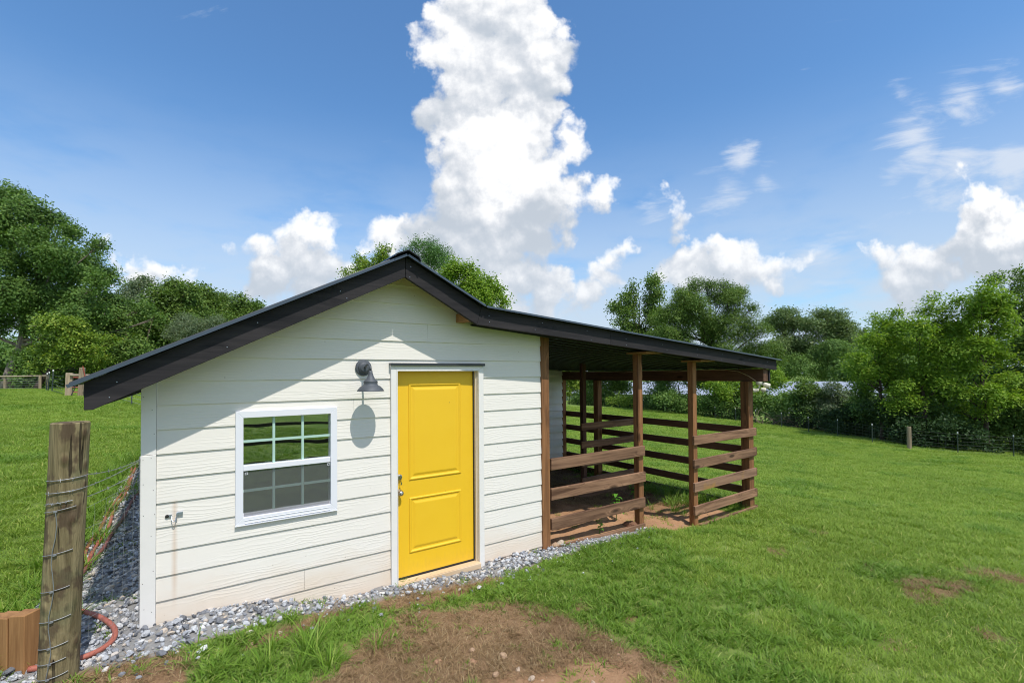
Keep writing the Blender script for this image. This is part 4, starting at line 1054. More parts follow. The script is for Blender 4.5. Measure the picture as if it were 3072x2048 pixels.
# ------------------------------------------------------------------ hoses along the left wall
def hose(name, label, pts, r, m):
    P = [Vector((x, y, gz(x, y) + .02 + dz)) for x, y, dz in pts]; out = []
    for i in range(len(P) - 1):
        a, b, c, d = P[max(i - 1, 0)], P[i], P[i + 1], P[min(i + 2, len(P) - 1)]
        for t in np.linspace(0, 1, 7)[:-1]:
            out.append(.5 * ((2 * b) + (-a + c) * t + (2 * a - 5 * b + 4 * c - d) * t * t + (-a + 3 * b - 3 * c + d) * t ** 3))
    out.append(P[-1])
    o = link(name, MB().tube(out, r, 10).mesh(name, M[m], 0, True)); tag(o, label, 'hose', 'hoses on the gravel'); return o
hose('garden_hose', 'brick red hose lying nearest the grass along the gravel strip', [(.90, 7.0, 0), (.905, 5.9, .0), (.93, 4.6, 0), (.86, 3.6, .0), (.86, 2.8, .01), (.82, 2.2, 0), (.83, 1.7, .0), (.80, 1.2, 0)], .016, 'hose')
hose('garden_hose', 'brick red hose looping round in front of the shed corner', [(.96, 6.8, 0), (.95, 5.6, 0), (.955, 4.3, .0), (.91, 3.5, .01), (.925, 2.7, .01), (.88, 2.1, 0), (.87, 1.5, .0), (.84, 1.0, 0), (.86, .66, 0), (.98, .50, .01), (1.11, .32, .01), (1.21, .12, .01), (1.25, -.04, .01), (1.235, -.18, .005), (1.16, -.28, 0), (1.02, -.33, 0), (.86, -.30, 0)], .018, 'hose')
hose('garden_hose', 'dark maroon hose lying closest to the shed wall', [(1.16, 5.2, 0), (1.11, 4.4, 0), (1.055, 3.8, .0), (1.035, 3.1, .01), (.985, 2.6, .0), (.955, 2.0, .015), (.895, 1.55, .02), (.86, 1.1, .02), (.82, .7, 0)], .017, 'hose_dark')

# ------------------------------------------------------------------ fences far off
def seg_wire(mb, pts, r): mb.tube(pts, r, 4, False)
# left: rail and wire fence on the crest
lf = thing('rail_fence', 'grey post and rail fence with strung wires along the left crest', 'fence', (-8.4, 51.2, gz(-8.4, 51.2)))
xs = [(-13.8, 54.8), (-11.0, 53.0), (-8.55, 51.3)]
for (x, y) in xs: part('post', round_post((x, y, gz(x, y) - .2), (x, y, gz(x, y) + 1.22), .10, .095, 12, .03, 5), M['greypost'], lf)
x, y = -8.05, 50.95
part('post', round_post((x, y, gz(x, y) - .2), (x, y, gz(x, y) + 1.26), .085, .08, 12, .03, 8), M['greypost'], lf)
for i in range(2):
    a, b = xs[i], xs[i + 1]; part('rail', MB().tube([(a[0], a[1] - .1, gz(*a) + 1.17), (b[0] + (.5 if i else 0), b[1] - .1, gz(*b) + 1.17)], .065, 8), M['greyrail'], lf)
for k in range(5):
    h = .18 + k * .19; part('line_wire', MB().tube([(p[0], p[1] - .1, gz(*p) + h) for p in xs], .012, 4), M['wire'], lf)
# wire span on steel posts and the gate with its two timber posts
sf = thing('steel_post_fence', 'sagging wire fence on three steel posts left of the far gate', 'fence', (-6.2, 41, gz(-6.2, 41)))
sp = [(-8.0, 50.8), (-6.75, 43.2), (-6.0, 39.5), (-5.15, 35.6), (-3.95, 31.2)]
for x, y in sp[1:4]:
    part('steel_post', MB().bar((x, y, gz(x, y) - .2), (x + .06, y, gz(x, y) + 1.28), .05, .05), M['tpost'], sf)
    part('post_cap', MB().bar((x + .06, y, gz(x, y) + 1.28), (x + .065, y, gz(x, y) + 1.38), .06, .06), M['tposttip'], sf)
for k in range(6):
    h = .12 + k * .19; part('line_wire', MB().tube([(p[0], p[1], gz(*p) + h + .03 * math.sin(i * 2 + k)) for i, p in enumerate(sp)], .009, 4), M['tpost'], sf)
ga = thing('field_gate', 'red tubular gate hung between two rough timber posts at left', 'gate', (-3.1, 30.6, gz(-3.1, 30.6)))
def rough_post(x, y, w, h, tilt):
    z = gz(x, y); return MB().bar((x - tilt, y, z - .2), (x + tilt, y, z + h), w, w, (0, 1, 0))
part('gate_post', rough_post(-3.66, 30.9, .29, 1.30, .02), M['greypost'], ga, .02)
part('gate_post', rough_post(-3.10, 30.5, .24, 1.62, .04), M['greypost'], ga, .02)
part('cross_rail', MB().tube([(-3.6, 30.7, gz(-3.5, 30.7) + 1.18), (-.6, 30.9, gz(-.6, 30.9) + 1.22)], .07, 8), M['greyrail'], ga)
for k in range(4):
    h = .25 + .27 * k; part('gate_bar', MB().tube([(-3.55, 30.9, gz(-3.4, 30.8) + h), (-.7, 31.1, gz(-.7, 31) + h)], .028, 8), M['redmetal'], ga)
part('gate_brace', MB().tube([(-3.02, 30.3, gz(-3, 30.4) + 1.7), (-2.9, 30.3, gz(-3, 30.4) + 1.0), (-2.72, 30.35, gz(-3, 30.4) + .30)], .022, 8), M['redmetal'], ga)
part('drop_bar', MB().tube([(-3.3, 30.4, gz(-3.3, 30.4) + .85), (-3.36, 30.3, gz(-3.3, 30.3) + .4), (-3.5, 30.2, gz(-3.5, 30.2) + .02)], .022, 6), M['black'], ga)
# steel posts of a second wire line beyond the shed's left side
tl = thing('wire_fence', 'thin wire fence on two steel posts behind the left eave', 'fence', (-.6, 24, gz(-.6, 24)))
tp = [(-1.9, 29.0), (-1.15, 26.0), (-.35, 22.6), (1.2, 17.0)]
for x, y in tp: part('steel_post', MB().bar((x, y, gz(x, y) - .2), (x + .03, y, gz(x, y) + 1.25), .05, .05), M['tpost'], tl)
for k in range(6): part('line_wire', MB().tube([(p[0], p[1], gz(*p) + .15 + k * .19) for p in tp], .006, 4), M['wire'], tl)
# right: woven wire on steel posts along the wood's edge
rf = thing('field_fence', 'woven wire field fence on steel posts along the right wood edge', 'fence', (40, 8, gz(40, 8)))
RFP = [(49.9, 52), (49.5, 47.6), (49.2, 43), (48.6, 38.5), (48.0, 34.1), (47.6, 30.6), (47.2, 27.2), (46.0, 23.3), (45.8, 21.0), (45.0, 18.6), (43.3, 15.5), (41.9, 12.8), (40.4, 10.2), (38.8, 7.6), (37.8, 5.4), (38.7, 3.4), (40.4, 1.4), (41.0, -1.5), (41.8, -5), (42.5, -9)]
for i, (x, y) in enumerate(RFP):
    z = gz(x, y)
    if i == 14: part('post', round_post((x, y, z - .2), (x, y, z + 1.32), .12, .11, 12, .03, 2), M['greypost'], rf); continue
    part('steel_post', MB().bar((x, y, z - .2), (x + random.uniform(-.05, .05), y, z + 1.15), .042, .042), M['tpost'], rf)
    part('post_cap', MB().bar((x, y, z + 1.15), (x, y, z + 1.25), .046, .046), M['tposttip'], rf)
for k in range(6): part('line_wire', MB().tube([(p[0], p[1], gz(*p) + .1 + k * .2) for p in RFP], .0035, 4), M['tpost'], rf)
mb = MB()
for i in range(6, len(RFP) - 1):
    a, b = RFP[i], RFP[i + 1]; L = math.dist(a, b)
    for t in np.arange(.15, L, .3) / L:
        x, y = a[0] + (b[0] - a[0]) * t, a[1] + (b[1] - a[1]) * t; z = gz(x, y); mb.bar((x, y, z + .1), (x, y, z + 1.1), .0045, .0045)
tag(part('stay_wires', mb, M['tpost'], rf), kind='stuff')
# dark plank fence behind the viewer: it shows in the window glass
pf = thing('plank_fence', 'dark brown plank fence mirrored in the upper window sash', 'fence', (3.2, -5.9, gz(3.2, -5.9)))
PY = -5.95
for x in (-2.4, -.0, 2.4, 4.75, 7.2, 9.6, 12.0):
    part('post', MB().box(x - .06, x + .06, PY - .12, PY, gz(x, PY) - .2, 1.28 - .02 * x), M['fencedark'], pf)
for a, b in ((-2.4, 2.4), (2.41, 7.2), (7.21, 12.0)):
    for zt in (1.16, .80, .45):
        z0, z1 = zt - .02 * a + .0, zt - .02 * b
        part('plank', MB().add([(a, PY + .002, z0 - .06), (b, PY + .002, z1 - .06), (b, PY + .03, z1 - .06), (a, PY + .03, z0 - .06), (a, PY + .002, z0), (b, PY + .002, z1), (b, PY + .03, z1), (a, PY + .03, z0)], [(0, 3, 2, 1), (4, 5, 6, 7), (0, 1, 5, 4), (1, 2, 6, 5), (2, 3, 7, 6), (3, 0, 4, 7)]), M['fencedark'], pf)
# long low barn whose pale roof shows through the trees
bn = thing('barn', 'long low barn with pale metal roof glimpsed through the right trees', 'barn', (85, 40, -4))
BA, BB = Vector((66, 72, 0)), Vector((97, 14, 0)); bd = (BB - BA).normalized(); bnv = Vector((-bd.y, bd.x, 0))
if bnv.dot(Vector((1, 1, 0))) < 0: bnv = -bnv
wv = 6.0
def P3(b, n, z): v = b + bnv * n; return (v.x, v.y, z)
part('wall', MB().loft([P3(BA, 0, -6), P3(BB, 0, -6), P3(BB, 0, -1.9), P3(BA, 0, -1.9)], [P3(BA, .2, -6), P3(BB, .2, -6), P3(BB, .2, -1.9), P3(BA, .2, -1.9)]).loft([P3(BA, 0, -6), P3(BA, 2 * wv, -6), P3(BA, 2 * wv, -1.9), P3(BA, wv, .1), P3(BA, 0, -1.9)], [tuple(Vector(p) + bd * .2) for p in (P3(BA, 0, -6), P3(BA, 2 * wv, -6), P3(BA, 2 * wv, -1.9), P3(BA, wv, .1), P3(BA, 0, -1.9))]), M['barn_wall'], bn)
LB = (BB - BA).length; nn = 22
for i in range(nn):
    a = BA + bd * (LB * i / nn + .01); b = BA + bd * (LB * (i + 1) / nn - .01)
    for s0, s1, z0, z1 in ((-.5, wv, -2.0, .35), (2 * wv + .5, wv, -2.0, .35)):
        if s0 > 1 and i % 2: continue
        e = b if s0 < 1 else b + bd * (LB / nn if i + 1 < nn else 0)
        part('roof_sheet', MB().loft([P3(a, s0, z0), P3(e, s0, z0), P3(e, s1, z1), P3(a, s1, z1)], [P3(a, s0, z0 + .05), P3(e, s0, z0 + .05), P3(e, s1, z1 + .05), P3(a, s1, z1 + .05)]), M['barn_roof'], bn)
# ------------------------------------------------------------------ trees and shrubs
DM, SM = 1.35, 1.15
def ray_pt(px, py, t):
    d = CF + CR * ((px - 1536) / 1412.1) + CU * ((1099.5 - py) / 1412.1)
    return CAM + d * t
def leaves(rng, centres, radii, size, dens, flat=0.35, up=0.5, shape=(1.0, 0.55), spray=12, sq=0.85, droop=0.0):
    """leaf blades gathered in sprays on the shells of ellipsoidal clumps -> V, F, tone"""
    Vs, Ts = [], []
    cs2, rs2 = [], []
    for c, r in zip(centres, radii):        # every clump is a handful of smaller ones with gaps between
        for j in range(6):
            d = rng.normal(size=3); d[2] += up * .5; d /= np.linalg.norm(d); f = rng.uniform(.42, .58)
            cs2.append(np.asarray(c) + d * r * (1.02 - f) * np.array([1, 1, sq])); rs2.append(r * f)
    for c, r in zip(cs2, rs2):
        n = max(14, int(DM * dens * math.pi * r * r / (size * size))); ns = max(3, n // spray)
        d = rng.normal(size=(ns, 3)); d[:, 2] += up * 0.6; d /= np.linalg.norm(d, axis=1)[:, None]
        rr = r * np.clip(1.0 - np.abs(rng.normal(0, 0.20, ns)), 0.1, 1.0) * (1 + 0.22 * rng.standard_normal(ns).clip(-1, 1.6))
        sc = np.asarray(c)[None, :] + d * rr[:, None] * np.array([1, 1, sq])
        st = rng.random(ns)
        m = ns * spray
        nrm = np.repeat(d * 1.0 + np.array([0, 0, up]) + rng.normal(0, 0.22, (ns, 3)), spray, 0) + rng.normal(0, flat, (m, 3))
        nrm /= np.linalg.norm(nrm, axis=1)[:, None]
        t1 = np.cross(nrm, rng.normal(size=(m, 3))); t1 /= np.linalg.norm(t1, axis=1)[:, None]; t2 = np.cross(nrm, t1)
        off = rng.normal(0, 1, (m, 3)); off -= nrm * (off * nrm).sum(1)[:, None] * 0.72
        p = np.repeat(sc, spray, 0) + off * size * 1.55
        p[:, 2] -= droop * np.abs(off[:, 0]) * size
        s = size * rng.uniform(0.65, 1.25, m)[:, None]
        a, b = shape
        q = np.stack([p - t1 * s * a * .5, p + t2 * s * b * .5 - t1 * s * a * .08, p + t1 * s * a * .5 - nrm * s * .10, p - t2 * s * b * .5 - t1 * s * a * .08], 1)
        Vs.append(q.reshape(-1, 3)); Ts.append(np.repeat(np.clip(0.5 * np.repeat(st, spray) + 0.5 * rng.random(m), 0, 1), 4))
    V = np.concatenate(Vs); T = np.concatenate(Ts)
    F = np.arange(len(V)).reshape(-1, 4)
    return V, F, T
def limbs(rng, base, centres, radii, r0, fork=0.35, lean=0.0, twigs=True):
    """tapered trunk with a limb curving out to every clump"""
    mb = MB(); base = Vector(base)
    cs = [Vector(c) for c in centres]; zt = max(c.z for c in cs); top = Vector((sum(c.x for c in cs) / len(cs), sum(c.y for c in cs) / len(cs), base.z + (zt - base.z) * 0.86))
    spine = []
    for i in range(9):
        t = i / 8; p = base.lerp(top, t); p.x += lean * math.sin(t * 2.6) + rng.normal(0, r0 * .25) * (t > 0); p.y += rng.normal(0, r0 * .25) * (t > 0); spine.append(p)
    spine[0].z -= 0.3
    mb.tube(spine, [r0 * 1.35] + [r0 * (1 - 0.86 * i / 8) for i in range(1, 9)], 9)
    for c, r in zip(cs, radii):
        h = min(max((c.z - base.z) / (top.z - base.z) * 0.72, fork * .6), 0.93); i = h * 8; a = spine[int(i)].lerp(spine[min(int(i) + 1, 8)], i - int(i))
        q = a.lerp(c, 0.5); q.z -= (c - a).length * 0.10
        rb = r0 * (1 - 0.86 * h) * 0.55
        pts = [a, a.lerp(q, .5) , q, q.lerp(c, .55), c]
        mb.tube(pts, [rb, rb * .85, rb * .65, rb * .45, rb * .2], 6)
        if twigs:
            for k in range(4):
                e = c + Vector(rng.normal(0, 1, 3)).normalized() * r * .8
                mb.tube([c.lerp(q, .4), c.lerp(e, .5) + Vector((0, 0, .05 * r)), e], [rb * .3, rb * .18, rb * .06], 4, False)
    return mb
NT = [0]
def tree(name, label, cat, lobes, t, leaf, size, m='leaf_mid', bk='bark_dark', trunk=None, r0=.2, dens=7.0, depth=.8, flat=.35, up=.5, shape=(1, .55), group=None, spray=12, sq=.85, grow=1.0, base_px=None, twigs=True, extra=0.45, droop=0.0):
    NT[0] += 1; rng = np.random.default_rng(100 + NT[0])
    cs, rs = [], []
    for px, py, pr in lobes:
        w = t * (1 + rng.uniform(-.5, .5) * depth * pr * 2.2 / 1412)
        cs.append(ray_pt(px, py, w)); rs.append(pr * 1.08 * grow / 1412.1 * w)
    # clumps on the far side give the crown its depth
    mean = sum((Vector(c) for c in cs), Vector()) / len(cs); wid = max((Vector((c.x - mean.x, c.y - mean.y, 0)).length for c in cs), default=1)
    for i in range(int(len(lobes) * extra)):
        k = int(rng.integers(len(cs))); c = cs[k].copy(); c += Vector((CF.x, CF.y, 0)) * (wid * rng.uniform(.35, 1.0) * depth + rs[k] * .5); cs.append(c); rs.append(rs[k] * rng.uniform(.75, 1.0))
    bx = base_px if base_px is not None else sum(l[0] for l in lobes) / len(lobes)
    b = ray_pt(bx, 1110, t); bz = gz(b.x, b.y); base = (b.x, b.y, bz)
    cs = [Vector((c.x, c.y, max(c.z, bz + r * .55))) for c, r in zip(cs, rs)]
    root = thing(name, label, cat, base, group)
    part('trunk', limbs(rng, base, cs, rs, r0, twigs=twigs), M[bk], root, smooth=True)
    V, F, T = leaves(rng, cs, rs, size * SM, dens * SM, flat, up, shape, spray, sq, droop)
    link('crown', npmesh('crown', V, F, M[m], T), root)
    return root
G1 = 'trees along the left field'; G2 = 'trees along the right fence'; G3 = 'shrubs along the right fence'
tree('oak_tree', 'tall spreading dark green tree with pale trunk at the left edge', 'tree', [(30, 605, 62), (95, 640, 58), (150, 668, 52), (205, 705, 38), (120, 735, 70), (30, 730, 78), (-60, 700, 80), (160, 800, 50), (235, 822, 55), (300, 850, 36), (270, 905, 55), (190, 905, 66), (90, 880, 78), (0, 880, 80), (-90, 850, 90), (70, 965, 66), (150, 985, 60), (-40, 985, 60), (310, 935, 30), (240, 960, 50), (110, 800, 62), (60, 800, 60), (175, 760, 48), (20, 680, 60), (-10, 930, 60), (110, 930, 60)], 44, 1, .21, 'leaf_deep', 'bark_pink', r0=.42, dens=8.1, base_px=18, group=G1, flat=.45, grow=.95)
tree('understory_tree', 'yellow-green low tree in front of the dark left wood', 'tree', [(150, 975, 34), (215, 985, 34), (262, 1022, 26), (205, 1035, 34), (250, 1068, 26), (180, 1085, 30), (130, 1050, 24), (285, 1055, 18), (120, 1110, 24)], 40.5, 1, .19, 'leaf_yellow', 'bark_dark', r0=.22, dens=8.7, base_px=103, group=G1, flat=.3, up=.9)
tree('understory_tree', 'dark blue-green bush under the tall tree at the left edge', 'tree', [(70, 1072, 26), (100, 1085, 34), (75, 1130, 28), (140, 1135, 30), (-40, 1090, 36)], 43.5, 1, .22, 'leaf_deep', 'bark_dark', r0=.12, dens=8.7, group=G1)
tree('understory_tree', 'dense green tree between the yellow-green tree and the shed eave', 'tree', [(320, 1010, 52), (300, 1075, 55), (350, 1060, 50), (270, 1120, 45), (340, 1120, 50), (385, 1085, 45), (330, 960, 42), (400, 1040, 40), (230, 1130, 30)], 48, 1, .24, 'leaf_mid', 'bark_dark', r0=.2, dens=8.7, group=G1)
tree('oak_tree', 'sparse grey-brown tree behind the dense left trees', 'tree', [(395, 868, 34), (435, 862, 32), (365, 890, 26), (415, 905, 34), (380, 930, 28), (350, 950, 22)], 72, 1, .27, 'leaf_grey', 'bark_grey', r0=.32, dens=6.1, base_px=415, group=G1, flat=.6)
tree('maple_tree', 'broad mid-green tree rising beside the sparse grey-brown tree', 'tree', [(515, 868, 36), (555, 872, 30), (480, 895, 38), (530, 915, 48), (470, 945, 50), (430, 965, 42), (560, 935, 44), (500, 985, 55), (435, 1010, 50), (560, 1000, 50)], 62, 1, .30, 'leaf_mid', 'bark_grey', r0=.3, dens=8.7, group=G1)
tree('poplar_tree', 'pointed green tree left of the roof slope', 'tree', [(606, 870, 20), (608, 895, 30), (590, 925, 34), (635, 930, 36), (610, 965, 46), (660, 975, 40), (580, 1000, 45)], 70, 1, .32, 'leaf_mid', 'bark_grey', r0=.26, dens=8.7, group=G1)
tree('poplar_tree', 'olive-tipped tree just above the left roof slope', 'tree', [(660, 893, 16), (672, 920, 26), (650, 950, 30), (700, 950, 34), (680, 985, 42)], 74, 1, .32, 'leaf_olive', 'bark_grey', r0=.24, dens=8.7, group=G1)
tree('poplar_tree', 'rounded green tree farthest along the left roof slope', 'tree', [(715, 905, 24), (735, 930, 32), (765, 925, 18), (700, 950, 34), (752, 962, 36), (715, 990, 44)], 72, 1, .32, 'leaf_mid', 'bark_grey', r0=.24, dens=8.7, group=G1)
tree('willow_tree', 'grey-green airy tree low behind the left roof slope', 'tree', [(560, 975, 36), (605, 985, 38), (645, 968, 28), (520, 1005, 36), (575, 1020, 40)], 55, 1, .20, 'leaf_grey', 'bark_grey', r0=.18, dens=7.2, group=G1, shape=(1.3, .28))
# a bare snag among the left trees
sn = thing('dead_tree', 'bare pale snag with forked branches among the left trees', 'tree', tuple(ray_pt(425, 1120, 50)))
mb = MB(); rg = random.Random(5); b0 = ray_pt(425, 1120, 50); b0.z = gz(b0.x, b0.y)
for i in range(11):
    h = rg.uniform(1.5, 5.5); e = b0 + Vector((rg.uniform(-2.6, 1.6), rg.uniform(-1.5, 1.5), h + rg.uniform(.6, 2.6)))
    s = b0 + Vector((0, 0, h * .55)); mb.tube([s, s.lerp(e, .5) + Vector((rg.uniform(-.2, .2), 0, .2)), e], [.07, .045, .012], 5, False)
part('branches', mb, M['twig'], sn)
part('trunk', MB().tube([b0 - Vector((0, 0, .3)), b0 + Vector((.1, 0, 2.4)), b0 + Vector((-.1, .1, 5.6))], [.2, .15, .04], 8), M['twig'], sn)
# behind the ridge
tree('oak_tree', 'thin yellow-green treetop left of the roof ridge', 'tree', [(1150, 758, 24), (1132, 785, 26), (1165, 785, 24), (1105, 805, 20), (1075, 778, 14), (1068, 808, 18), (1040, 822, 14), (1120, 825, 34), (1075, 850, 34)], 66, 1, .26, 'leaf_yellow', 'bark_grey', r0=.28, dens=6.1, flat=.6)
tree('pine_tree', 'round-headed dark pine above the roof ridge', 'tree', [(1262, 745, 24), (1295, 742, 26), (1325, 762, 26), (1238, 752, 18), (1345, 790, 20), (1280, 772, 26), (1318, 800, 24), (1215, 768, 12), (1350, 815, 14), (1335, 838, 18), (1250, 800, 26)], 78, 1, .36, 'needle', 'bark_dark', r0=.30, dens=10.9, shape=(1.0, .24), spray=20, flat=1.2, base_px=1290)
tree('maple_tree', 'rounded light green treetop right of the roof ridge', 'tree', [(1362, 805, 28), (1395, 815, 34), (1430, 842, 36), (1465, 862, 32), (1492, 885, 28), (1512, 905, 16), (1350, 840, 34), (1400, 870, 44), (1450, 905, 44), (1370, 900, 40)], 58, 1, .28, 'leaf_bright', 'bark_grey', r0=.28, dens=7.8)
# right
tree('sweetgum_tree', 'slim two-stemmed tree with sky between its stems above the lean-to roof', 'tree', [(1964, 838, 17), (1957, 862, 23), (1972, 885, 22), (1950, 902, 22), (1896, 860, 13), (1898, 885, 18), (1878, 900, 20), (1850, 922, 20), (1895, 920, 22), (1872, 945, 24), (1905, 945, 16), (1862, 975, 24), (1968, 930, 24), (1960, 960, 24), (1975, 985, 28), (1900, 985, 24), (1930, 1010, 30), (1880, 1020, 34), (1960, 1040, 36), (1910, 1070, 40), (1870, 1100, 36)], 64, 1, .27, 'leaf_mid', 'bark_grey', r0=.24, dens=7.2, group=G2, flat=.5, base_px=1915)
tree('willow_oak', 'broad feathery green tree filling the sky behind the lean-to roof', 'tree', [(2082, 862, 28), (2122, 866, 28), (2178, 860, 24), (2215, 885, 26), (2040, 885, 30), (2086, 907, 44), (2150, 902, 42), (2210, 925, 36), (2252, 925, 18), (2022, 940, 40), (2099, 959, 44), (2175, 964, 46), (2245, 965, 34), (2277, 997, 34), (2226, 1010, 44), (2137, 1010, 46), (2035, 997, 44), (2316, 1045, 28), (2328, 1080, 26), (2277, 1055, 38), (2163, 1060, 46), (2045, 1050, 42), (2095, 1100, 44), (2220, 1105, 44), (2300, 1110, 36), (1995, 1010, 38), (2000, 950, 30), (2130, 1000, 44), (2190, 900, 36), (2060, 920, 40), (1985, 1060, 40)], 54, 1, .20, 'leaf_mid', 'bark_dark', r0=.42, dens=6.7, group=G2, shape=(1.4, .30), flat=.55, depth=.6, extra=.55)
for nm, lb, lo, t in (('oak_tree', 'rounded far olive oak left of the larger far oak', [(2340, 950, 27), (2366, 945, 25), (2322, 970, 26), (2345, 995, 36), (2385, 975, 30), (2370, 1030, 42), (2330, 1040, 36), (2395, 1070, 42)], 112),
                      ('oak_tree', 'big domed far oak in the gap right of the lean-to', [(2465, 945, 32), (2510, 955, 34), (2432, 975, 34), (2542, 990, 32), (2475, 1000, 48), (2525, 1025, 42), (2430, 1035, 42), (2480, 1065, 50), (2545, 1060, 40), (2440, 1095, 42), (2520, 1110, 44), (2598, 1000, 18), (2590, 1050, 30)], 108)):
    tree(nm, lb, 'tree', lo, t, 1, .40, 'leaf_olive', 'bark_dark', r0=.5, dens=7.2, group=G2, sq=.75)
tree('walnut_tree', 'bright green tree first right of the far oaks', 'tree', [(2689, 945, 18), (2650, 975, 28), (2697, 992, 36), (2614, 1030, 32), (2656, 1050, 40), (2573, 1080, 26), (2635, 1098, 38), (2718, 1045, 36), (2594, 1123, 30), (2677, 1118, 38), (2560, 1110, 18)], 33, 1, .165, 'leaf_bright', 'bark_dark', r0=.13, dens=8.1, group=G2, shape=(1.2, .42), up=.9, depth=.9)
tree('walnut_tree', 'bright green tree with a tall plume in the middle of the right wood', 'tree', [(2805, 900, 18), (2782, 935, 28), (2840, 945, 28), (2760, 985, 36), (2822, 1000, 42), (2871, 995, 30), (2780, 1050, 44), (2842, 1065, 46), (2780, 1110, 42), (2739, 1160, 32), (2822, 1150, 44), (2677, 1220, 24), (2739, 1212, 30), (2700, 1165, 28)], 31, 1, .165, 'leaf_bright', 'bark_dark', r0=.14, dens=8.1, group=G2, shape=(1.2, .42), up=.9, depth=.9)
tree('walnut_tree', 'tall bright green tree leaning into the right edge of the wood', 'tree', [(2975, 850, 24), (2946, 890, 28), (3005, 900, 32), (2921, 932, 28), (2979, 950, 42), (2913, 988, 32), (2987, 1010, 46), (2925, 1045, 42), (2979, 1080, 46), (2904, 1110, 38), (2958, 1190, 38), (3008, 1150, 42), (2946, 1235, 28), (3020, 1210, 34), (2890, 1180, 30)], 29.5, 1, .165, 'leaf_bright', 'bark_dark', r0=.15, dens=8.1, group=G2, shape=(1.2, .42), up=.9, depth=.9)
tree('walnut_tree', 'dark dense tree cut by the right border of the view', 'tree', [(3064, 825, 24), (3074, 875, 38), (3058, 940, 42), (3095, 1000, 52), (3066, 1065, 46), (3080, 1130, 48), (3064, 1195, 40), (3150, 900, 60), (3170, 1030, 70), (3150, 1150, 64), (3240, 960, 70), (3260, 1100, 80), (3050, 1245, 28)], 30.5, 1, .18, 'leaf_mid', 'bark_dark', r0=.2, dens=7.8, group=G2, shape=(1.2, .42), up=.8, depth=.9)
# the dark trees behind the walnut row
tree('oak_tree', 'dark tree standing behind the bright right trees', 'tree', [(2740, 1020, 55), (2700, 1090, 60), (2780, 1090, 60), (2860, 1030, 55), (2850, 1110, 60), (2930, 1060, 55), (2620, 1110, 50), (2960, 1130, 60), (3030, 1060, 55), (3050, 1160, 60)], 40, 1, .24, 'leaf_deep', 'bark_dark', r0=.25, dens=8.7, group=G2)
# through the pen
tree('maple_tree', 'yellow-green tree seen through the pen beside the back wall', 'tree', [(1705, 1140, 34), (1740, 1160, 26), (1690, 1175, 26), (1670, 1120, 30), (1725, 1110, 30)], 78, 1, .26, 'leaf_yellow', 'bark_grey', r0=.16, dens=8.7, group=G2)
tree('maple_tree', 'leafy tree seen through the pen between its middle posts', 'tree', [(1765, 1150, 28), (1800, 1140, 30), (1840, 1150, 32), (1870, 1160, 28), (1820, 1175, 26), (1780, 1180, 24), (1860, 1115, 32), (1790, 1105, 30)], 70, 1, .26, 'leaf_mid', 'bark_grey', r0=.16, dens=7.2, group=G2)
tree('maple_tree', 'dark leafy tree seen between the front pen posts', 'tree', [(1950, 1130, 34), (2000, 1140, 34), (2040, 1125, 34), (2085, 1140, 30), (1985, 1165, 24), (2130, 1150, 30)], 58, 1, .22, 'leaf_deep', 'bark_dark', r0=.18, dens=6.7, group=G2)
tree('maple_tree', 'drooping bright tree behind the outer pen post', 'tree', [(2150, 1160, 28), (2200, 1150, 32), (2180, 1185, 26), (2290, 1150, 34), (2320, 1120, 30), (2250, 1170, 30), (2340, 1150, 22), (2270, 1195, 26)], 49, 1, .20, 'leaf_bright', 'bark_dark', r0=.16, dens=7.0, group=G2)
# shrubs on the fence line
SH = [('vine-covered shrub bulging over the fence by the barn roof', [(2405, 1168, 22), (2424, 1150, 14), (2449, 1172, 22), (2386, 1197, 26), (2432, 1204, 28)], 41, 'leaf_mid', .16),
      ('tangled shrub right of the vine-covered shrub', [(2469, 1196, 28), (2511, 1192, 26), (2482, 1232, 28), (2532, 1232, 28), (2500, 1165, 20), (2540, 1185, 22)], 40, 'leaf_grey', .15),
      ('low bright shrub at the corner post of the pen', [(2291, 1198, 22), (2324, 1212, 24), (2350, 1205, 22), (2310, 1235, 20)], 46, 'leaf_mid', .17),
      ('dark shrub at the foot of the bright right trees', [(2585, 1190, 32), (2573, 1235, 32), (2620, 1225, 34), (2614, 1268, 30), (2650, 1270, 28)], 37, 'leaf_deep', .17),
      ('deep shaded shrub behind the wooden fence post', [(2690, 1250, 34), (2740, 1265, 34), (2700, 1290, 28), (2780, 1280, 32), (2760, 1225, 32)], 33, 'leaf_deep', .17),
      ('shaded shrub between the wooden post and the right border', [(2830, 1250, 36), (2870, 1280, 34), (2900, 1240, 34), (2850, 1310, 26), (2920, 1300, 30)], 32, 'leaf_deep', .17),
      ('shrub overhanging the fence at the right border', [(2960, 1270, 36), (3010, 1290, 34), (3050, 1270, 36), (2990, 1330, 26), (3060, 1330, 28), (3100, 1290, 40)], 31, 'leaf_mid', .17),
      ('dim shrub seen through the pen near the first post', [(1760, 1190, 18), (1795, 1195, 18), (1830, 1200, 16), (1740, 1200, 14)], 68, 'leaf_mid', .22),
      ('yellow-green weeds massed on the fence beyond the pen', [(1860, 1200, 15), (1890, 1205, 15), (1920, 1208, 14), (1950, 1205, 15), (1830, 1205, 12)], 61, 'leaf_yellow', .2),
      ('black-green shrub behind the second pen post', [(2000, 1205, 24), (2040, 1215, 24), (1975, 1200, 18), (2075, 1215, 22), (2020, 1185, 20)], 54, 'leaf_deep', .2),
      ('black-green shrub behind the outer pen post', [(2110, 1220, 24), (2150, 1225, 24), (2190, 1230, 24), (2230, 1235, 24), (2130, 1195, 20), (2180, 1200, 20)], 49, 'leaf_deep', .2)]
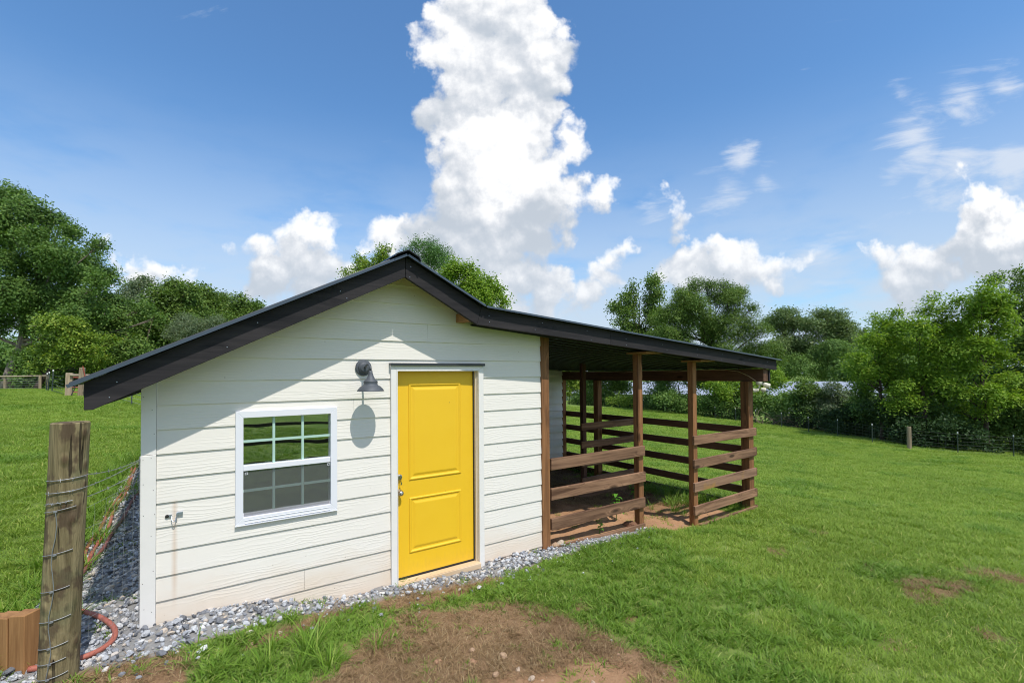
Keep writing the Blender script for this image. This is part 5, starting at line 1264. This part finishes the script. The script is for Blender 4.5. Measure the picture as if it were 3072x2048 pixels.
for lb, lo, t, mm, sz in SH:
    tree('shrub', lb, 'shrub', lo, t, 1, sz, mm, 'bark_dark', r0=.05, dens=8.7, group=G3, depth=1.0)
# brushwood along the fence
mb = MB(); rg = random.Random(9)
for i in range(55):
    px = rg.uniform(2262, 2560); t = 43.5 - (px - 2262) / 300 * 4.5 + rg.uniform(-.4, .6); b0 = ray_pt(px, 1200, t); b0.z = gz(b0.x, b0.y)
    a = rg.uniform(0, 6.3); L = rg.uniform(.8, 2.6); e = b0 + Vector((math.cos(a) * L, math.sin(a) * L, rg.uniform(.2, 1.5)))
    mb.tube([b0, b0.lerp(e, .5) + Vector((0, 0, rg.uniform(.1, .6))), e], [.03, .022, .008], 4, False)
o = link('brushwood', mb.mesh('brushwood', M['twig'])); tag(o, 'tangle of dead brown sticks heaped along the right fence', kind='stuff')
# low rank growth that hides the feet of the trees along the right fence
def thicket(path, name, label, m, seed, size=.2, hi=1.5):
    rng = np.random.default_rng(seed); cs, rs = [], []
    for i in range(len(path) - 1):
        a, b = Vector(path[i] + (0,)), Vector(path[i + 1] + (0,)); n = max(2, int((b - a).length / .55 * (1 + hi * .25)))
        out = Vector((a.y - b.y, b.x - a.x, 0)).normalized()
        if out.dot(Vector((1, .3, 0))) < 0: out = -out
        for k in range(n):
            p = a.lerp(b, rng.random()) + out * rng.uniform(.5, 3.2); r = rng.uniform(.45, .95)
            p = p + out * 1.3; cs.append(Vector((p.x, p.y, gz(p.x, p.y) + rng.uniform(.15, hi) * (.5 + .5 * rng.random())))); rs.append(r)
    V, F, T = leaves(rng, cs, rs, size, 7.0)
    o = link(name, npmesh(name, V, F, M[m], T)); tag(o, label, kind='stuff')
thicket(RFP[9:], 'undergrowth', 'rank undergrowth behind the right fence, shade painted into its leaf colour', 'leaf_shaded', 61, .19, 2.2)
thicket(RFP[3:11], 'undergrowth', 'tall dark undergrowth behind the fence beyond the pen', 'leaf_deep', 62, .25, 3.4)
thicket(RFP[:5], 'undergrowth', 'green undergrowth at the far end of the fence', 'leaf_mid', 63, .25, 1.5)
# the wood behind, one mass
tree('walnut_tree', 'unseen tree added outside the view to shade the right wood', 'tree', [(3420, 850, 60), (3380, 930, 70), (3460, 960, 80), (3400, 1050, 80), (3350, 1120, 70), (3480, 1120, 90)], 29, 1, .22, 'leaf_mid', 'bark_dark', r0=.2, dens=5, group=G2, depth=.9)  # added out of view so that its crown shades the undergrowth
def woodland(name, label, spec, size, m, seed):
    rng = np.random.default_rng(seed); cs, rs = [], []
    for x0, x1, y0, y1, t, n, r in spec:
        for i in range(n):
            w = t * rng.uniform(.97, 1.08); c = ray_pt(rng.uniform(x0, x1), rng.uniform(y0, y1), w); cs.append(Vector((c.x, c.y, max(c.z, gz(c.x, c.y) + .5)))); rs.append(r / 1412 * w * rng.uniform(.8, 1.2))
    V, F, T = leaves(rng, cs, rs, size * 1.2, 7.0)
    o = link(name, npmesh(name, V, F, M[m], T)); tag(o, label, kind='stuff')
woodland('woodland', 'dark wood closing the view behind the left field', [(-250, 480, 1010, 1150, 58, 34, 60), (400, 900, 960, 1100, 82, 24, 55)], .42, 'leaf_deep', 41)
woodland('woodland', 'dark wood behind the right fence', [(2560, 3150, 1080, 1300, 41, 34, 58), (2400, 2600, 1060, 1120, 105, 10, 55)], .30, 'leaf_deep', 42)
woodland('woodland', 'distant wood between the lean-to and the far oaks', [(1640, 2400, 1070, 1115, 120, 26, 42)], .5, 'leaf_deep', 43)
# ------------------------------------------------------------------ grass, thatch, gravel: scattered ground cover
LIB = {}
def libcol(key, meshes):
    c = bpy.data.collections.new(key)
    for i, me in enumerate(meshes):
        o = bpy.data.objects.new('%s_%02d' % (key, i), me); c.objects.link(o)
    LIB[key] = (c, len(meshes)); return c
def scatter(name, label, key, P, yaw, tilt, scl, idx, parent=None):
    col, n = LIB[key]
    me = bpy.data.meshes.new(name); me.vertices.add(len(P)); me.vertices.foreach_set('co', np.asarray(P, np.float32).ravel())
    a = me.attributes.new('rot', 'FLOAT_VECTOR', 'POINT'); a.data.foreach_set('vector', np.stack([tilt[:, 0], tilt[:, 1], yaw], 1).astype(np.float32).ravel())
    a = me.attributes.new('scl', 'FLOAT', 'POINT'); a.data.foreach_set('value', scl.astype(np.float32))
    a = me.attributes.new('pick', 'INT', 'POINT'); a.data.foreach_set('value', idx.astype(np.int32))
    o = link(name, me)
    g = bpy.data.node_groups.new('scatter_' + name, 'GeometryNodeTree')
    g.interface.new_socket('Geometry', in_out='INPUT', socket_type='NodeSocketGeometry'); g.interface.new_socket('Geometry', in_out='OUTPUT', socket_type='NodeSocketGeometry')
    N = g.nodes.new; gi, go = N('NodeGroupInput'), N('NodeGroupOutput')
    ci = N('GeometryNodeCollectionInfo'); ci.inputs['Collection'].default_value = col; ci.inputs['Separate Children'].default_value = True; ci.inputs['Reset Children'].default_value = True
    ip = N('GeometryNodeInstanceOnPoints'); ip.inputs['Pick Instance'].default_value = True
    def na(nm, ty):
        x = N('GeometryNodeInputNamedAttribute'); x.data_type = ty; x.inputs['Name'].default_value = nm; return x.outputs[0]
    er = N('FunctionNodeEulerToRotation')
    L = g.links.new
    L(na('rot', 'FLOAT_VECTOR'), er.inputs[0]); L(er.outputs[0], ip.inputs['Rotation'])
    L(na('scl', 'FLOAT'), ip.inputs['Scale']); L(na('pick', 'INT'), ip.inputs['Instance Index'])
    L(gi.outputs[0], ip.inputs['Points']); L(ci.outputs[0], ip.inputs['Instance']); L(ip.outputs[0], go.inputs[0])
    md = o.modifiers.new('scatter', 'NODES'); md.node_group = g
    tag(o, label, kind='stuff')
    return o
def tuft(seed, n, rad, hmin, hmax, wid, lean, curl, m):
    rng = np.random.default_rng(seed)
    r = rad * np.sqrt(rng.random(n)); a = rng.random(n) * 6.283
    bx, by = r * np.cos(a), r * np.sin(a)
    az = a + rng.normal(0, 1.2, n); h = rng.uniform(hmin, hmax, n); w = wid * rng.uniform(.7, 1.3, n)
    le = lean * rng.uniform(.2, 1.3, n) * h; cu = curl * rng.uniform(.2, 1.5, n)
    V = []; S = (0, .4, .75, 1.0); W = (.75, 1.0, .62, 0.0)
    dx, dy = np.cos(az), np.sin(az); tw = az + 1.5708 + rng.normal(0, .5, n); tx, ty = np.cos(tw), np.sin(tw)
    for s, ww in zip(S, W):
        off = le * s + cu * h * s * s; z = h * (s - .42 * cu * s * s) - (.004 if s == 0 else 0)
        px, py = bx + dx * off, by + dy * off
        if ww > 0:
            V += [np.stack([px - tx * w * ww / 2, py - ty * w * ww / 2, z], 1), np.stack([px + tx * w * ww / 2, py + ty * w * ww / 2, z], 1)]
        else: V += [np.stack([px, py, z], 1)]
    V = np.stack(V, 1)                       # n,7,3
    base = np.arange(n)[:, None] * 7
    F = np.concatenate([base + np.array([[0, 1, 3]]), base + np.array([[0, 3, 2]]), base + np.array([[2, 3, 5]]), base + np.array([[2, 5, 4]]), base + np.array([[4, 5, 6]])])
    T = np.repeat(rng.random(n), 7)
    return npmesh('tuft', V.reshape(-1, 3), F, M[m], T, True)
libcol('lawn_tuft', [tuft(i, 34, .066, .018, .050, .0045, .65, .6, 'grass_a') for i in range(5)])
libcol('crab_tuft', [tuft(20 + i, 20, .060, .035, .090, .0075, .75, .75, 'grass_b') for i in range(5)])
libcol('dry_tuft', [tuft(40 + i, 22, .075, .006, .036, .0032, 1.8, .9, 'grass_dry') for i in range(5)])
libcol('tall_tuft', [tuft(60 + i, 22, .05, .16, .34, .0085, .35, .7, 'grass_b') for i in range(3)])
def ring_points(rng, d0, d1, rho, a0, a1):
    n = int(rho * (a1 - a0) / 2 * (d1 * d1 - d0 * d0)); d = np.sqrt(rng.uniform(d0 * d0, d1 * d1, n)); a = rng.uniform(a0, a1, n)
    return CAM.x + d * np.cos(a), CAM.y + d * np.sin(a), d
VA = math.atan2(CF.y, CF.x)
def grow():
    rng = np.random.default_rng(11)
    xs, ys, ds = [], [], []
    edges = [1.2, 2.5, 4, 6, 8, 10, 13, 17, 22, 28, 36, 46, 60]
    for i in range(len(edges) - 1):
        dm = (edges[i] + edges[i + 1]) / 2
        rho = 330 * min(1.0, (5.5 / dm)) ** 1.15
        x, y, d = ring_points(rng, edges[i], edges[i + 1], rho, VA - 1.08, VA + 1.08); xs.append(x); ys.append(y); ds.append(d)
    x, y, d = ring_points(rng, .6, 16, 22, VA + 1.08, VA + 2 * math.pi - 1.08); xs.append(x); ys.append(y); ds.append(d * 0 + 14)
    x, y, d = np.concatenate(xs), np.concatenate(ys), np.concatenate(ds)
    l, g, c, p, t = covers(x, y)
    keep = rng.random(len(x)) < np.clip(l * 1.15 - .05, 0, 1) ** 1.3
    # straggling blades also root in gravel, clay and thatch
    stray = (rng.random(len(x)) < (.03 + .16 * (fbm(x * 2.3, y * 2.3, 91) > .60)) * np.clip(t + c * .35 + g * .35, 0, 1)) & (d < 9)
    z = ground_z(x, y)
    patch = fbm(x * .8, y * .8, 51); fine = fbm(x * 2.7, y * 2.7, 52)
    # broad-bladed crab grass crowds the front by the shed
    crab = (np.exp(-((x - 3.6) ** 2 / 7 + (y + .6) ** 2 / 2.2)) * 1.0 + (patch - .52) * 2.2 + (fine - .5) * .8) > .30
    sel = keep | stray
    def put(name, label, key, mask, smul):
        i = np.where(mask)[0]; n = len(i)
        sc = smul * (np.maximum(1.0, d[i] / 5.5)) ** .36 * rng.uniform(.7, 1.3, n) * (.75 + .7 * fine[i])
        sc *= np.where(l[i] < .75, .8, 1.0)
        scatter(name, label, key, np.stack([x[i], y[i], z[i] - .004], 1), rng.uniform(0, 6.283, n), rng.normal(0, .10, (n, 2)), sc, rng.integers(0, LIB[key][1], n))
    put('lawn_grass', 'mown green lawn grass', 'lawn_tuft', sel & ~crab, 1.0)
    put('crab_grass', 'broad-bladed crab grass growing rank in front of the shed', 'crab_tuft', sel & crab, .78)
    # thin grass straggles over the thatch in patches
    # dead thatch
    n = 34000; x = rng.uniform(.2, 11, n); y = rng.uniform(-5, 5.0, n)
    l, g, c, p, t = covers(x, y); dd = np.hypot(x - CAM.x, y - CAM.y)
    k = rng.random(n) < np.clip(t * 1.1 + p * .55 + c * .05, 0, 1) * np.where(p > .5, .8, 1)
    x, y = x[k], y[k]; x2 = np.concatenate([x, x + rng.normal(0, .05, len(x)), x + rng.normal(0, .05, len(x))]); y2 = np.concatenate([y, y + rng.normal(0, .05, len(y)), y + rng.normal(0, .05, len(y))])
    l, g, c, p, t = covers(x2, y2); ok = (t + p > .4); x2, y2 = x2[ok], y2[ok]; n = len(x2)
    scatter('dry_thatch', 'dead brown grass thatch on the bare ground and in the pen', 'dry_tuft', np.stack([x2, y2, ground_z(x2, y2) - .003], 1), rng.uniform(0, 6.283, n), rng.normal(0, .15, (n, 2)), rng.uniform(.6, 1.25, n), rng.integers(0, 5, n))
    # unmown grass: along the far rail of the pen, the shed's left side, the fences
    xs, ys = [], []
    def line(a, b, n, w):
        t = rng.random(n); xs.append(a[0] + (b[0] - a[0]) * t + rng.normal(0, w, n)); ys.append(a[1] + (b[1] - a[1]) * t + rng.normal(0, w, n))
    line((10.08, .2), (10.15, 5.0), 150, .12); line((9.6, .3), (9.75, 2.3), 70, .16); line((.70, 1.0), (.78, 6.5), 120, .10); line((8.4, .5), (9.6, 1.3), 26, .2)
    line((.25, -.6), (.8, 1.0), 30, .15); line((1.0, 6.2), (1.1, 9), 60, .15); line((1.9, -1.0), (2.7, -.9), 10, .15)
    x, y = np.concatenate(xs), np.concatenate(ys); n = len(x)
    scatter('tall_grass', 'unmown tall grass at the pen rail and along the hoses', 'tall_tuft', np.stack([x, y, ground_z(x, y) - .01], 1), rng.uniform(0, 6.283, n), rng.normal(0, .12, (n, 2)), rng.uniform(.5, 1.05, n), rng.integers(0, 3, n))
grow()
# ---- crushed stone
def rock(seed, sub=1, rough=.30, sq=(1, .8, .62)):
    rng = random.Random(seed); bm = bmesh.new(); bmesh.ops.create_icosphere(bm, subdivisions=sub, radius=1)
    planes = [(Vector((rng.gauss(0, 1), rng.gauss(0, 1), rng.gauss(0, 1))).normalized(), rng.uniform(.55, .85)) for _ in range(9)]
    for v in bm.verts:
        p = v.co.copy()
        for nrm, h in planes:
            d = p.dot(nrm)
            if d > h: p -= nrm * (d - h)
        v.co = Vector((p.x * sq[0], p.y * sq[1], p.z * sq[2])) * (1 + rng.uniform(-rough, rough) * .25)
    me = bpy.data.meshes.new('stone'); bm.to_mesh(me); bm.free(); return me
def gravel():
    rng = np.random.default_rng(5); ms = []
    for i in range(8):
        me = rock(i, 2); me.materials.append(M['gravel']); ms.append(me)
    libcol('gravel_stone', ms)
    n = 62000; x = rng.uniform(.5, 7.3, n); y = rng.uniform(-1.0, 8.0, n)
    g = covers(x, y)[1]; dd = np.hypot(x - CAM.x, y - CAM.y)
    pr = np.clip(g, 0, 1) ** 1.5 * np.where(y > 2.5, .55, 1.0)
    k = (rng.random(n) < pr) & ~((y > -.07) & (x > 3.32) & (x < 4.33)); x, y = x[k], y[k]
    # strewn stones beyond the edge of the strip
    m = 2600; xe = rng.uniform(.6, 7.4, m); ye = rng.uniform(-1.1, .1, m); sd = sdpoly(xe, ye, GRAVEL)
    ok = (sd < 0) & (rng.random(m) < np.exp(sd / .09) * .8) & (sdpoly(xe, ye, SHED) < 0) & (sdpoly(xe, ye, PEN) < 0.02); x = np.concatenate([x, xe[ok]]); y = np.concatenate([y, ye[ok]])
    n = len(x); s = rng.lognormal(math.log(.0160), .38, n).clip(.006, .034) * np.where(x > 5.3, .72, 1.0)
    z = ground_z(x, y) + s * rng.uniform(-.1, .75, n) + .004
    scatter('gravel', 'grey crushed stone laid along the shed walls', 'gravel_stone', np.stack([x, y, z], 1), rng.uniform(0, 6.283, n), rng.uniform(-.6, .6, (n, 2)), s, rng.integers(0, 8, n))
gravel()
def pebbles():
    rng = np.random.default_rng(8); ms = []
    for i in range(5):
        me = rock(30 + i, 1); me.materials.append(M['pebble']); ms.append(me)
    libcol('pebble', ms)
    n = 9000; x = rng.uniform(.4, 9.9, n); y = rng.uniform(-3.2, 4.0, n); l, g, c, p, t = covers(x, y)
    k = rng.random(n) < np.clip(c * .75 + t * .28 + p * .05, 0, 1) * .5 * (fbm(x * 3, y * 3, 77) > .42); x, y = x[k], y[k]; n = len(x)
    s = rng.lognormal(math.log(.0075), .55, n).clip(.003, .028)
    scatter('pebbles', 'small clay pebbles strewn over the bare soil', 'pebble', np.stack([x, y, ground_z(x, y) + s * .3 + .003], 1), rng.uniform(0, 6.283, n), rng.uniform(-.5, .5, (n, 2)), s, rng.integers(0, 5, n))
pebbles()
# ---- loose fieldstones in the clay, each a thing
STN = [(3.36, -1.48, .045, 'tan stone at the upper left of the clay patch'), (3.58, -1.54, .055, 'largest tan stone lying on the clay patch'), (3.58, -1.73, .040, 'reddish stone low on the clay patch'), (3.42, -1.69, .045, 'pale pink stone near the bottom edge of the clay'), (3.42, -1.36, .050, 'broken pale stone above the clay patch'),
       (3.60, -1.86, .040, 'small tan stone at the bottom edge'), (3.14, -1.36, .045, 'flat tan stone on the brown thatch'), (3.00, -.99, .030, 'white chip on the brown thatch'), (2.05, -.60, .035, 'orange stone by the gravel edge'), (2.25, -.50, .030, 'white stone by the gravel edge'),
       (1.30, -.66, .035, 'white stone in the bare corner near the hose loop'), (4.35, -1.95, .030, 'white stone at the right end of the clay'), (6.85, .10, .12, 'dark angular rock on the soil behind the lowest front rail'), (5.45, .02, .075, 'flat tan rock inside the pen at the first post'), (5.34, -.02, .07, 'orange rock against the first brown post')]
mt = [rock(70 + i, 2, .35, (1, .8, .55)) for i in range(5)]
dark = stone_mat('red_brown_rock', [(0.0, (.20, .10, .06)), (1.0, (.26, .14, .08))])
for i, (x, y, r, lb) in enumerate(STN):
    r *= .72 if i < 12 else 1.0
    me = mt[i % 5]
    if i == 12: me = me.copy(); me.materials.clear(); me.materials.append(dark)
    elif not me.materials: me.materials.append(M['quartz'])
    o = link('stone', me); o.location = (x, y, gz(x, y) + r * .25); o.scale = (r, r, r); o.rotation_euler = (random.uniform(-.3, .3), random.uniform(-.3, .3), random.uniform(0, 6.28))
    tag(o, lb, 'stone', 'loose stones')
# ---- leafy weeds in the pen
def weed(x, y, h, n, lb, sz):
    rng = np.random.default_rng(int(x * 100)); z0 = gz(x, y)
    r = thing('weed', lb, 'weed', (x, y, z0), 'weeds in the pen')
    top = Vector((x + .03, y, z0 + h)); part('stem', MB().tube([(x, y, z0 - .02), (x + .02, y + .01, z0 + h * .5), tuple(top)], [.006, .005, .002], 6), M['weed'], r)
    for i in range(n):
        t = .25 + .75 * i / n; a = i * 2.4; c = Vector((x + .02 * t, y, z0 + h * t)); L = sz * rng.uniform(.7, 1.2); d = Vector((math.cos(a), math.sin(a), 0)); s = Vector((-d.y, d.x, 0))
        p = [c, c + d * L * .35 + Vector((0, 0, L * .22)), c + d * L * .75 + Vector((0, 0, L * .12)), c + d * L - Vector((0, 0, L * .18))]; w = [.002, .26 * L, .20 * L, .002]
        vs = [tuple(q + s * ww * k - Vector((0, 0, abs(k) * ww * .25)) for k in (-1,)) [0] if False else q + s * ww * k + Vector((0, 0, .2 * ww * abs(k))) for q, ww in zip(p, w) for k in (-1, 0, 1)]
        fs = [(j * 3 + k, j * 3 + k + 1, j * 3 + k + 4, j * 3 + k + 3) for j in range(3) for k in range(2)]
        me = MB().add([tuple(v) for v in vs], fs).mesh('leaf', M['weed'], 0, True)
        at = me.attributes.new('tone', 'FLOAT', 'POINT'); at.data.foreach_set('value', np.full(len(me.vertices), rng.random(), np.float32))
        link('leaf', me, r)
weed(7.10, .62, .42, 13, 'tall leafy weed growing up behind the middle front rails', .12)
weed(6.22, .10, .14, 8, 'small seedling on the soil behind the lowest front rail', .07)
weed(8.75, 1.7, .30, 10, 'broad-leaved weed near the far rail of the pen', .11)
